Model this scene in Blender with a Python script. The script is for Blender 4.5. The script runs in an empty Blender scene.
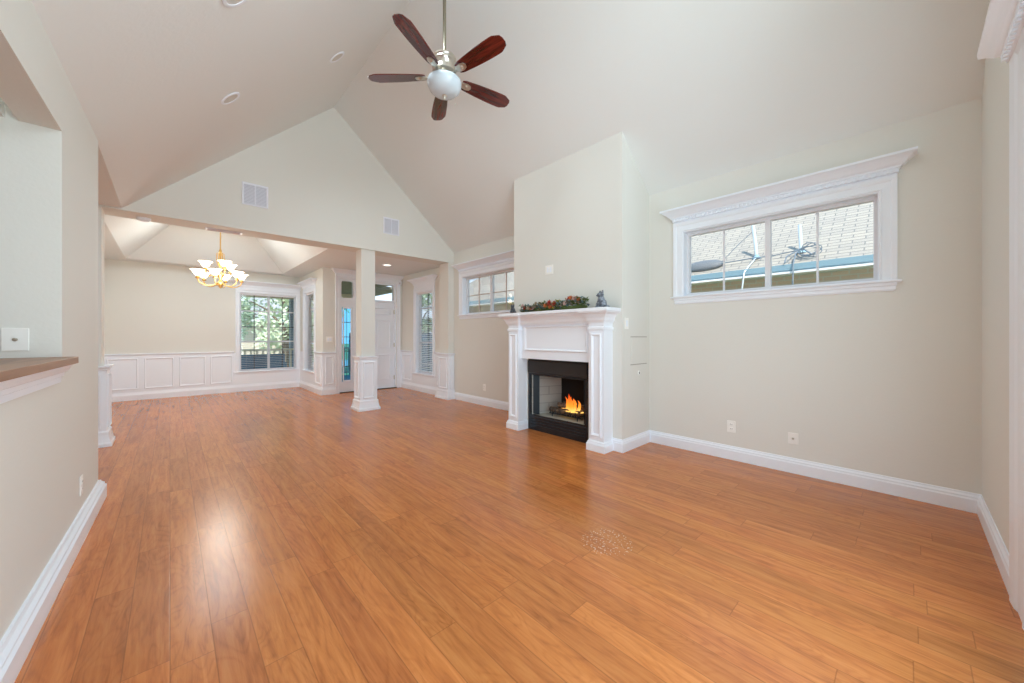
import bpy, bmesh, math, random
from mathutils import Vector, Matrix

# ------------------------------------------------------------------ camera, sky, sun, exposure
sc = bpy.context.scene
COL = sc.collection
EYE = 1.22
YAW = math.atan(342 / 368)
EAVE, RIDGE, XRIDGE = 2.86, 4.79, 1.87     # heights of the vaulted ceiling

cam = bpy.data.cameras.new('camera')
cam.sensor_width = 36.0
cam.lens = 368 / 1024 * 36.0
cam.shift_y = -5.0 / 1024
cam.clip_start = 0.02
cam.clip_end = 300
cam_o = bpy.data.objects.new('camera', cam)
cam_o.location = (0, 0, EYE)
cam_o.rotation_euler = (math.pi / 2, 0, -YAW)
COL.objects.link(cam_o)
sc.camera = cam_o

sc.view_settings.view_transform = 'Standard'
sc.view_settings.look = 'None'
sc.view_settings.gamma = 1.0
sc.view_settings.use_curve_mapping = False
sc.view_settings.exposure = 0.07
try:
    sc.cycles.use_denoising = True
    sc.cycles.denoiser = 'OPENIMAGEDENOISE'
    sc.cycles.max_bounces = 12
    sc.cycles.diffuse_bounces = 8
    sc.cycles.transparent_max_bounces = 16
    sc.cycles.sample_clamp_indirect = 6.0
    sc.cycles.caustics_reflective = False
    sc.cycles.caustics_refractive = False
except Exception:
    pass

world = bpy.data.worlds.new('sky')
sc.world = world
world.use_nodes = True
wn = world.node_tree
wn.nodes.clear()
wo = wn.nodes.new('ShaderNodeOutputWorld')
wb = wn.nodes.new('ShaderNodeBackground')
wt = wn.nodes.new('ShaderNodeTexCoord')
wsep = wn.nodes.new('ShaderNodeSeparateXYZ')
wr = wn.nodes.new('ShaderNodeValToRGB')
wr.color_ramp.elements[0].position = 0.0
wr.color_ramp.elements[0].color = (0.80, 0.90, 0.98, 1)
wr.color_ramp.elements[1].position = 0.55
wr.color_ramp.elements[1].color = (0.34, 0.62, 0.95, 1)
wn.links.new(wt.outputs['Generated'], wsep.inputs[0])
wn.links.new(wsep.outputs[2], wr.inputs[0])
wn.links.new(wr.outputs[0], wb.inputs[0])
wb.inputs[1].default_value = 1.5
wn.links.new(wb.outputs[0], wo.inputs[0])


def add_light(name, kind, loc, rot, energy, color, **kw):
    l = bpy.data.lights.new(name, kind)
    l.energy = energy
    l.color = color
    for k, v in kw.items():
        setattr(l, k, v)
    o = bpy.data.objects.new(name, l)
    o.location = loc
    o.rotation_euler = rot
    COL.objects.link(o)
    return o


# sun from over the house towards the neighbour's roof
add_light('sun', 'SUN', (0, 0, 20), (0, math.radians(-40), math.radians(42)), 5.6, (1.0, 0.93, 0.82), angle=0.01)
# added fill lamp in the patio opening behind the camera, standing in for daylight
add_light('patio_fill', 'AREA', (1.1, -0.42, 1.30), (math.radians(97), 0, 0), 66, (0.74, 0.90, 1.0),
          shape='RECTANGLE', size=2.7, size_y=1.9)
# added fill lamp in a made-up gable opening above it
add_light('gable_fill', 'AREA', (1.70, -0.42, 3.38), (math.radians(88), 0, 0), 20, (0.76, 0.91, 1.0),
          shape='RECTANGLE', size=1.7, size_y=1.05, spread=math.radians(105))
# added, unseen fill lamps in kitchen and dining room, then the chandelier's light
add_light('kitchen_fill', 'AREA', (-2.5, 0.7, 2.25), (0, 0, 0), 7, (0.90, 0.97, 1.0), shape='DISK', size=0.5)
add_light('dining_fill', 'AREA', (0.65, 8.25, 3.26), (0, 0, 0), 23, (0.66, 0.87, 1.0), shape='DISK', size=0.9)
add_light('chandelier_light', 'POINT', (0.62, 7.7, 2.12), (0, 0, 0), 26, (1.0, 0.95, 0.86), shadow_soft_size=0.25)

# spots at two recessed fixtures of the left slope, then two added fill spots
for _x, _y, _e in ((0.41, 4.28, 36), (1.35, 4.29, 36), (1.35, 2.83, 26), (1.35, 1.40, 24)):
    add_light('recessed_and_fill_spot', 'SPOT', (_x + 0.12, _y, RIDGE - 0.93 * (XRIDGE - _x) - 0.20), (0, -0.35, 0), _e, (0.80, 0.93, 1.0),
              spot_size=2.7, spot_blend=1.0, shadow_soft_size=0.13)
add_light('hall_fill', 'AREA', (-1.7, 5.1, 2.66), (0, 0, 0), 13, (0.80, 0.93, 1.0), shape='DISK', size=0.4)  # added fill lamp in the unseen hall, brightens its ceiling
R = math.radians
rnd = random.Random(7)

# ------------------------------------------------------------------ materials


def principled(name):
    m = bpy.data.materials.new(name)
    m.use_nodes = True
    nt = m.node_tree
    return m, nt, nt.nodes['Principled BSDF']


def mat(name, col, rough=0.5, metal=0.0, spec=0.5, emis=None, estr=0.0, coat=0.0):
    m, nt, b = principled(name)
    b.inputs['Base Color'].default_value = (*col, 1)
    b.inputs['Roughness'].default_value = rough
    b.inputs['Metallic'].default_value = metal
    b.inputs['Specular IOR Level'].default_value = spec
    b.inputs['Coat Weight'].default_value = coat
    if emis:
        b.inputs['Emission Color'].default_value = (*emis, 1)
        b.inputs['Emission Strength'].default_value = estr
    return m


def N(nt, t, **kw):
    n = nt.nodes.new(t)
    for k, v in kw.items():
        setattr(n, k, v)
    return n


def bumpy(m, scale, strength, dist, detail=3.0, mottled=None):
    nt = m.node_tree
    b = nt.nodes['Principled BSDF']
    tc = N(nt, 'ShaderNodeTexCoord')
    no = N(nt, 'ShaderNodeTexNoise')
    no.inputs['Scale'].default_value = scale
    no.inputs['Detail'].default_value = detail
    nt.links.new(tc.outputs['Object'], no.inputs['Vector'])
    bp = N(nt, 'ShaderNodeBump')
    bp.inputs['Strength'].default_value = strength
    bp.inputs['Distance'].default_value = dist
    nt.links.new(no.outputs['Fac'], bp.inputs['Height'])
    nt.links.new(bp.outputs[0], b.inputs['Normal'])
    if mottled:
        r = N(nt, 'ShaderNodeValToRGB')
        r.color_ramp.elements[0].position = 0.38
        r.color_ramp.elements[1].position = 0.62
        r.color_ramp.elements[0].color = (*mottled[0], 1)
        r.color_ramp.elements[1].color = (*mottled[1], 1)
        nt.links.new(no.outputs['Fac'], r.inputs[0])
        nt.links.new(r.outputs[0], b.inputs['Base Color'])
    return m


WALL = bumpy(mat('wall_paint', (0.775, 0.765, 0.715), 0.75, spec=0.25), 55, 0.16, 0.004)
CEIL = bumpy(mat('ceiling_paint', (0.82, 0.84, 0.825), 0.85, spec=0.2), 38, 0.2, 0.005)
TRIM = mat('white_trim_paint', (0.88, 0.92, 0.98), 0.35)
VINYL = mat('white_vinyl', (0.80, 0.80, 0.83), 0.4)
DARKBAR = mat('dark_muntin', (0.05, 0.055, 0.06), 0.5)
PINKBAR = mat('tan_muntin', (0.62, 0.47, 0.40), 0.5)
BLIND = mat('white_blind', (0.82, 0.83, 0.86), 0.5)
PLATE = mat('plate_plastic', (0.93, 0.92, 0.88), 0.35)
HOLE = mat('dark_socket', (0.02, 0.02, 0.02), 0.6)
GRILLE = mat('grille_enamel', (0.84, 0.85, 0.92), 0.4)
GRILLE_IN = mat('grille_shadow', (0.62, 0.62, 0.68), 0.6)
BRASS = mat('brass', (0.72, 0.46, 0.16), 0.28, 0.9)
NICKEL = mat('brushed_nickel', (0.62, 0.58, 0.50), 0.3, 0.9)
SHADE = mat('lit_frosted_glass', (0.95, 0.90, 0.80), 0.4, emis=(1.0, 0.84, 0.60), estr=4.0)
BOWL = mat('frosted_bowl_glass', (0.60, 0.67, 0.72), 0.25)
BLACK = mat('black_enamel', (0.012, 0.014, 0.018), 0.22)
MESHB = mat('black_mesh', (0.03, 0.04, 0.05), 0.45)
IRON = mat('black_iron', (0.02, 0.02, 0.022), 0.5)
LOUVER = mat('dark_hood', (0.03, 0.028, 0.028), 0.38, 0.3)
LENS = mat('lit_lens', (0.9, 0.88, 0.8), 0.4, emis=(1.0, 0.95, 0.85), estr=2.5)
CANIN = mat('recessed_baffle', (0.66, 0.63, 0.58), 0.6)
ASH = bumpy(mat('firebox_floor', (0.50, 0.45, 0.37), 0.9), 60, 0.3, 0.004)

def make_brickliner():
    m, nt, b = principled('fire_brick')
    tc = N(nt, 'ShaderNodeTexCoord'); sp = N(nt, 'ShaderNodeSeparateXYZ'); ad = N(nt, 'ShaderNodeMath', operation='ADD')
    cb = N(nt, 'ShaderNodeCombineXYZ'); br = N(nt, 'ShaderNodeTexBrick')
    nt.links.new(tc.outputs['Object'], sp.inputs[0])
    nt.links.new(sp.outputs[0], ad.inputs[0]); nt.links.new(sp.outputs[1], ad.inputs[1])
    nt.links.new(ad.outputs[0], cb.inputs[0]); nt.links.new(sp.outputs[2], cb.inputs[1])
    nt.links.new(cb.outputs[0], br.inputs['Vector'])
    br.inputs['Color1'].default_value = (0.50, 0.47, 0.42, 1)
    br.inputs['Color2'].default_value = (0.44, 0.41, 0.37, 1)
    br.inputs['Mortar'].default_value = (0.30, 0.28, 0.25, 1)
    br.inputs['Scale'].default_value = 1.0
    br.inputs['Mortar Size'].default_value = 0.004
    br.inputs['Brick Width'].default_value = 0.24
    br.inputs['Row Height'].default_value = 0.11
    nt.links.new(br.outputs[0], b.inputs['Base Color'])
    b.inputs['Roughness'].default_value = 0.9
    return m
BRICKL = make_brickliner()

def make_sootback():
    """soot stain with a ragged edge on the back brick"""
    m, nt, b = principled('sooty_fire_brick')
    tc = N(nt, 'ShaderNodeTexCoord'); sp = N(nt, 'ShaderNodeSeparateXYZ')
    no = N(nt, 'ShaderNodeTexNoise'); no.inputs['Scale'].default_value = 9
    nt.links.new(tc.outputs['Object'], sp.inputs[0]); nt.links.new(tc.outputs['Object'], no.inputs['Vector'])
    a = N(nt, 'ShaderNodeMath', operation='MULTIPLY_ADD'); a.inputs[1].default_value = 0.22
    nt.links.new(no.outputs['Fac'], a.inputs[0]); nt.links.new(sp.outputs[2], a.inputs[2])
    r = N(nt, 'ShaderNodeValToRGB')
    r.color_ramp.elements[0].position = 0.40; r.color_ramp.elements[0].color = (0.46, 0.40, 0.33, 1)
    r.color_ramp.elements[1].position = 0.47; r.color_ramp.elements[1].color = (0.012, 0.010, 0.010, 1)
    nt.links.new(a.outputs[0], r.inputs[0]); nt.links.new(r.outputs[0], b.inputs['Base Color'])
    b.inputs['Roughness'].default_value = 0.9
    return m
SOOT = make_sootback()


def make_floor():
    m, nt, b = principled('hardwood_planks')
    L = nt.links
    tc = N(nt, 'ShaderNodeTexCoord')
    sp = N(nt, 'ShaderNodeSeparateXYZ')
    L.new(tc.outputs['Object'], sp.inputs[0])

    def mth(op, a, c=None, d=None):
        n = N(nt, 'ShaderNodeMath', operation=op)
        for i, v in enumerate((a, c, d)):
            if v is None:
                continue
            if isinstance(v, (int, float)):
                n.inputs[i].default_value = v
            else:
                L.new(v, n.inputs[i])
        return n.outputs[0]
    PW, PL = 0.128, 1.05
    rx = mth('DIVIDE', sp.outputs[0], PW)
    row = mth('FLOOR', rx)
    fx = mth('FRACT', rx)
    w1 = N(nt, 'ShaderNodeTexWhiteNoise', noise_dimensions='1D')
    L.new(row, w1.inputs['W'])
    ry = mth('ADD', mth('DIVIDE', sp.outputs[1], PL), mth('MULTIPLY', w1.outputs[0], 7.3))
    colm = mth('FLOOR', ry)
    fy = mth('FRACT', ry)
    cid = N(nt, 'ShaderNodeCombineXYZ')
    L.new(row, cid.inputs[0]); L.new(colm, cid.inputs[1])
    w2 = N(nt, 'ShaderNodeTexWhiteNoise', noise_dimensions='3D')
    L.new(cid.outputs[0], w2.inputs['Vector'])
    # grain coordinates, shifted for every plank
    off = N(nt, 'ShaderNodeVectorMath', operation='MULTIPLY_ADD')
    L.new(w2.outputs['Color'], off.inputs[0])
    off.inputs[1].default_value = (13.0, 29.0, 17.0)
    L.new(tc.outputs['Object'], off.inputs[2])
    st = N(nt, 'ShaderNodeMapping')
    st.inputs['Scale'].default_value = (1.0, 0.075, 1.0)
    L.new(off.outputs[0], st.inputs['Vector'])
    g1 = N(nt, 'ShaderNodeTexNoise')
    g1.inputs['Scale'].default_value = 34; g1.inputs['Detail'].default_value = 9
    g1.inputs['Roughness'].default_value = 0.66; g1.inputs['Distortion'].default_value = 0.5
    L.new(st.outputs[0], g1.inputs['Vector'])
    st2 = N(nt, 'ShaderNodeMapping')
    st2.inputs['Scale'].default_value = (1.0, 0.22, 1.0)
    L.new(off.outputs[0], st2.inputs['Vector'])
    g2 = N(nt, 'ShaderNodeTexNoise')       # cathedral figure: contour lines of a slow noise
    g2.inputs['Scale'].default_value = 6.5; g2.inputs['Detail'].default_value = 2.0
    g2.inputs['Distortion'].default_value = 0.5
    L.new(st2.outputs[0], g2.inputs['Vector'])
    rings = mth('SINE', mth('MULTIPLY', g2.outputs['Fac'], 95.0))
    rings = mth('MULTIPLY_ADD', rings, 0.5, 0.5)
    rings = mth('POWER', rings, 3.0)
    fine = N(nt, 'ShaderNodeTexNoise')
    fine.inputs['Scale'].default_value = 3.0; fine.inputs['Detail'].default_value = 3
    L.new(off.outputs[0], fine.inputs['Vector'])
    rr = mth('MULTIPLY', rings, fine.outputs['Fac'])
    # short dark pores along the grain
    stf = N(nt, 'ShaderNodeMapping')
    stf.inputs['Scale'].default_value = (1.0, 0.17, 1.0)
    L.new(off.outputs[0], stf.inputs['Vector'])
    pz = N(nt, 'ShaderNodeTexNoise'); pz.inputs['Scale'].default_value = 120; pz.inputs['Detail'].default_value = 2
    L.new(stf.outputs[0], pz.inputs['Vector'])
    fm = N(nt, 'ShaderNodeMapRange'); L.new(pz.outputs['Fac'], fm.inputs[0])
    fm.inputs[1].default_value = 0.62; fm.inputs[2].default_value = 0.74
    fleck = mth('MULTIPLY', fm.outputs[0], mth('GREATER_THAN', fine.outputs['Fac'], 0.46))
    ramp = N(nt, 'ShaderNodeValToRGB')
    e = ramp.color_ramp.elements
    e[0].position = 0.18; e[0].color = (0.30, 0.088, 0.022, 1)
    e[1].position = 0.67; e[1].color = (0.61, 0.220, 0.062, 1)
    mid = ramp.color_ramp.elements.new(0.47); mid.color = (0.52, 0.168, 0.042, 1)
    gsum = mth('SUBTRACT', g1.outputs['Fac'], mth('ADD', mth('MULTIPLY', rr, 0.16), mth('MULTIPLY', fleck, 0.05)))
    L.new(gsum, ramp.inputs[0])
    hsv = N(nt, 'ShaderNodeHueSaturation')
    L.new(ramp.outputs[0], hsv.inputs['Color'])
    L.new(mth('MULTIPLY_ADD', w2.outputs['Value'], 0.22, 0.90), hsv.inputs['Value'])
    L.new(mth('MULTIPLY_ADD', w1.outputs[0], 0.004, 0.498), hsv.inputs['Hue'])
    # dark knots
    kn = N(nt, 'ShaderNodeTexVoronoi'); kn.inputs['Scale'].default_value = 2.1
    stk = N(nt, 'ShaderNodeMapping'); stk.inputs['Scale'].default_value = (1.6, 0.7, 1.0)
    L.new(off.outputs[0], stk.inputs['Vector']); L.new(stk.outputs[0], kn.inputs['Vector'])
    knf = N(nt, 'ShaderNodeMapRange'); L.new(kn.outputs['Distance'], knf.inputs[0])
    knf.inputs[1].default_value = 0.02; knf.inputs[2].default_value = 0.10
    knf.inputs[3].default_value = 0.80; knf.inputs[4].default_value = 1.0
    ksep = N(nt, 'ShaderNodeSeparateColor'); L.new(kn.outputs['Color'], ksep.inputs[0])
    kfac = mth('MAXIMUM', knf.outputs[0], mth('LESS_THAN', ksep.outputs[0], 0.86))
    # seams between planks
    ex = mth('MULTIPLY', mth('MINIMUM', fx, mth('SUBTRACT', 1.0, fx)), PW)
    ey = mth('MULTIPLY', mth('MINIMUM', fy, mth('SUBTRACT', 1.0, fy)), PL)
    ed = mth('MINIMUM', ex, ey)
    seam = N(nt, 'ShaderNodeMapRange'); L.new(ed, seam.inputs[0])
    seam.inputs[1].default_value = 0.0006; seam.inputs[2].default_value = 0.0026
    seam.inputs[3].default_value = 0.66; seam.inputs[4].default_value = 1.0
    # pale specks in one small round spot
    sub = N(nt, 'ShaderNodeVectorMath', operation='DISTANCE')
    L.new(tc.outputs['Object'], sub.inputs[0]); sub.inputs[1].default_value = (1.90, 1.22, 0.0)
    sp1 = N(nt, 'ShaderNodeTexNoise'); sp1.inputs['Scale'].default_value = 75
    L.new(tc.outputs['Object'], sp1.inputs['Vector'])
    spk = mth('MULTIPLY', mth('GREATER_THAN', sp1.outputs['Fac'], 0.62), mth('LESS_THAN', sub.outputs['Value'], 0.15))
    mulc = N(nt, 'ShaderNodeMix', data_type='RGBA', blend_type='MULTIPLY')
    mulc.inputs[0].default_value = 1.0
    L.new(hsv.outputs[0], mulc.inputs[6])
    sv = mth('MULTIPLY', seam.outputs[0], kfac)
    cmb = N(nt, 'ShaderNodeCombineColor')
    for i in range(3):
        L.new(sv, cmb.inputs[i])
    L.new(cmb.outputs[0], mulc.inputs[7])
    mx = N(nt, 'ShaderNodeMix', data_type='RGBA')
    L.new(mth('MULTIPLY', spk, 0.75), mx.inputs[0])
    L.new(mulc.outputs[2], mx.inputs[6]); mx.inputs[7].default_value = (0.75, 0.55, 0.36, 1)
    L.new(mx.outputs[2], b.inputs['Base Color'])
    rg = mth('MULTIPLY_ADD', g1.outputs['Fac'], 0.06, 0.20)
    L.new(rg, b.inputs['Roughness'])
    b.inputs['Specular IOR Level'].default_value = 0.42
    hgt = mth('ADD', mth('MULTIPLY', seam.outputs[0], 1.0), mth('MULTIPLY', g1.outputs['Fac'], 0.7))
    bp = N(nt, 'ShaderNodeBump')
    bp.inputs['Strength'].default_value = 0.12; bp.inputs['Distance'].default_value = 0.004
    L.new(hgt, bp.inputs['Height'])
    L.new(bp.outputs[0], b.inputs['Normal'])
    return m


FLOOR = make_floor()


def make_wood(name, dark, light, scale=14, stretch=(1, 0.1, 1), rough=0.3, coat=0.0):
    m, nt, b = principled(name)
    tc = N(nt, 'ShaderNodeTexCoord'); mp = N(nt, 'ShaderNodeMapping'); mp.inputs['Scale'].default_value = stretch
    no = N(nt, 'ShaderNodeTexNoise'); no.inputs['Scale'].default_value = scale; no.inputs['Detail'].default_value = 5
    no.inputs['Distortion'].default_value = 0.8
    r = N(nt, 'ShaderNodeValToRGB')
    r.color_ramp.elements[0].position = 0.35; r.color_ramp.elements[1].position = 0.65
    r.color_ramp.elements[0].color = (*dark, 1); r.color_ramp.elements[1].color = (*light, 1)
    nt.links.new(tc.outputs['Object'], mp.inputs[0]); nt.links.new(mp.outputs[0], no.inputs['Vector'])
    nt.links.new(no.outputs['Fac'], r.inputs[0]); nt.links.new(r.outputs[0], b.inputs['Base Color'])
    b.inputs['Roughness'].default_value = rough
    b.inputs['Coat Weight'].default_value = coat
    return m


COUNTER = make_wood('bar_top_wood', (0.24, 0.105, 0.045), (0.40, 0.20, 0.095), 16, (1, 0.08, 1), 0.38)
MAHOG = make_wood('mahogany', (0.045, 0.006, 0.005), (0.17, 0.018, 0.012), 30, (0.08, 1, 1), 0.22, 0.4)
LOGM = make_wood('charred_log', (0.03, 0.02, 0.015), (0.20, 0.12, 0.07), 25, (1, 1, 1), 0.9)


def make_glass(name, tint=(0.97, 0.985, 1.0), refl=0.07):
    m = bpy.data.materials.new(name); m.use_nodes = True
    nt = m.node_tree; nt.nodes.clear()
    o = N(nt, 'ShaderNodeOutputMaterial'); mx = N(nt, 'ShaderNodeMixShader')
    t = N(nt, 'ShaderNodeBsdfTransparent'); t.inputs[0].default_value = (*tint, 1)
    g = N(nt, 'ShaderNodeBsdfGlossy'); g.inputs['Roughness'].default_value = 0.02
    f = N(nt, 'ShaderNodeLayerWeight'); f.inputs[0].default_value = 0.25
    ml = N(nt, 'ShaderNodeMath', operation='MULTIPLY_ADD'); ml.inputs[1].default_value = 0.5; ml.inputs[2].default_value = refl * 0.3
    nt.links.new(f.outputs['Fresnel'], ml.inputs[0])
    nt.links.new(ml.outputs[0], mx.inputs[0])
    nt.links.new(t.outputs[0], mx.inputs[1]); nt.links.new(g.outputs[0], mx.inputs[2])
    nt.links.new(mx.outputs[0], o.inputs[0])
    return m


GLASS = make_glass('window_glass')
SIDEGLASS = make_glass('blue_sidelight_glass', (0.42, 0.74, 0.92))


def make_brickmat(name, c1, c2, mort, w, h, ms, uv, rough=0.85, off=0.5):
    """uv: two 3-vectors giving the texture's u and v from object coordinates"""
    m, nt, b = principled(name)
    tc = N(nt, 'ShaderNodeTexCoord')
    cb = N(nt, 'ShaderNodeCombineXYZ')
    for i, vec in enumerate(uv):
        d = N(nt, 'ShaderNodeVectorMath', operation='DOT_PRODUCT')
        d.inputs[1].default_value = vec
        nt.links.new(tc.outputs['Object'], d.inputs[0])
        nt.links.new(d.outputs['Value'], cb.inputs[i])
    br = N(nt, 'ShaderNodeTexBrick')
    nt.links.new(cb.outputs[0], br.inputs['Vector'])
    br.inputs['Color1'].default_value = (*c1, 1); br.inputs['Color2'].default_value = (*c2, 1)
    br.inputs['Mortar'].default_value = (*mort, 1)
    br.inputs['Scale'].default_value = 1.0; br.inputs['Mortar Size'].default_value = ms
    br.inputs['Brick Width'].default_value = w; br.inputs['Row Height'].default_value = h
    br.offset = off
    nt.links.new(br.outputs[0], b.inputs['Base Color'])
    b.inputs['Roughness'].default_value = rough
    return m


SHINGLE = make_brickmat('roof_shingle', (0.44, 0.39, 0.32), (0.37, 0.335, 0.285), (0.20, 0.19, 0.18), 0.30, 0.10, 0.009,
                        ((0, 1, 0), (0.8, 0, 0.6)))
SHINGLE_Y = make_brickmat('roof_shingle_end', (0.46, 0.46, 0.45), (0.38, 0.39, 0.39), (0.2, 0.2, 0.2), 0.32, 0.15, 0.008,
                          ((1, 0, 0), (0, 0.8, 0.6)))
EXTBRICK = make_brickmat('tan_brick', (0.80, 0.57, 0.42), (0.72, 0.52, 0.39), (0.72, 0.62, 0.52), 0.21, 0.075, 0.010,
                         ((0, 1, 0), (0, 0, 1)))
GUTTER = mat('pale_blue_gutter', (0.30, 0.46, 0.56), 0.4)
GUTTERLIP = mat('white_gutter_lip', (0.85, 0.87, 0.88), 0.4)
EXTWHITE = mat('exterior_white', (0.75, 0.77, 0.78), 0.5)
EXTCREAM = mat('exterior_cream', (0.75, 0.68, 0.50), 0.6)
EXTPEACH = mat('exterior_peach', (0.78, 0.66, 0.54), 0.7)
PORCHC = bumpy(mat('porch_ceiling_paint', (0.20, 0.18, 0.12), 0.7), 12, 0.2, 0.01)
CONCRETE = bumpy(mat('concrete', (0.42, 0.42, 0.41), 0.9), 8, 0.2, 0.01)
LAWN = bumpy(mat('lawn', (0.22, 0.30, 0.12), 0.95), 30, 0.5, 0.02, mottled=((0.14, 0.22, 0.07), (0.30, 0.36, 0.17)))
BLUECOVER = bumpy(mat('blue_canvas', (0.07, 0.20, 0.32), 0.7), 20, 0.2, 0.01)
BLUEPOST = mat('blue_grey_post', (0.20, 0.33, 0.45), 0.6)
LEAF_A = mat('pale_leaf', (0.70, 0.78, 0.58), 0.6)
LEAF_B = mat('mid_leaf', (0.42, 0.54, 0.36), 0.6)
BARK = bumpy(mat('bark', (0.16, 0.11, 0.075), 0.9), 14, 0.6, 0.03)
MASTM = mat('mast_metal', (0.70, 0.78, 0.82), 0.35, 0.2)
CABLEM = mat('grey_cable', (0.16, 0.20, 0.24), 0.6)
G_GREEN = mat('garland_green', (0.12, 0.17, 0.05), 0.7)
G_TEAL = mat('garland_teal', (0.17, 0.26, 0.26), 0.7)
G_TAN = mat('garland_tan', (0.42, 0.31, 0.22), 0.7)
G_RED = mat('garland_red', (0.36, 0.035, 0.02), 0.6)
G_RUST = mat('garland_rust', (0.50, 0.13, 0.03), 0.6)
G_PINK = mat('garland_blush', (0.55, 0.35, 0.30), 0.6)
G_LIME = mat('garland_lime', (0.42, 0.40, 0.06), 0.6)
STONE = bumpy(mat('speckled_stone', (0.2, 0.23, 0.27), 0.55), 45, 0.5, 0.004, mottled=((0.07, 0.08, 0.10), (0.30, 0.34, 0.40)))
STONED = bumpy(mat('dark_stone', (0.1, 0.1, 0.11), 0.55), 45, 0.5, 0.004, mottled=((0.035, 0.04, 0.05), (0.14, 0.15, 0.17)))


def make_flame():
    m = bpy.data.materials.new('gas_flame'); m.use_nodes = True
    nt = m.node_tree; nt.nodes.clear()
    o = N(nt, 'ShaderNodeOutputMaterial'); e = N(nt, 'ShaderNodeEmission')
    tc = N(nt, 'ShaderNodeTexCoord'); sp = N(nt, 'ShaderNodeSeparateXYZ'); r = N(nt, 'ShaderNodeValToRGB')
    nt.links.new(tc.outputs['Object'], sp.inputs[0]); nt.links.new(sp.outputs[2], r.inputs[0])
    el = r.color_ramp.elements
    el[0].position = 0.0; el[0].color = (1.0, 0.62, 0.16, 1)
    el[1].position = 0.20; el[1].color = (0.7, 0.06, 0.008, 1)
    k = el.new(0.07); k.color = (1.0, 0.30, 0.03, 1)
    nt.links.new(r.outputs[0], e.inputs[0]); e.inputs[1].default_value = 1.5
    nt.links.new(e.outputs[0], o.inputs[0])
    return m
FLAME = make_flame()

# ------------------------------------------------------------------ mesh helpers


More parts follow.
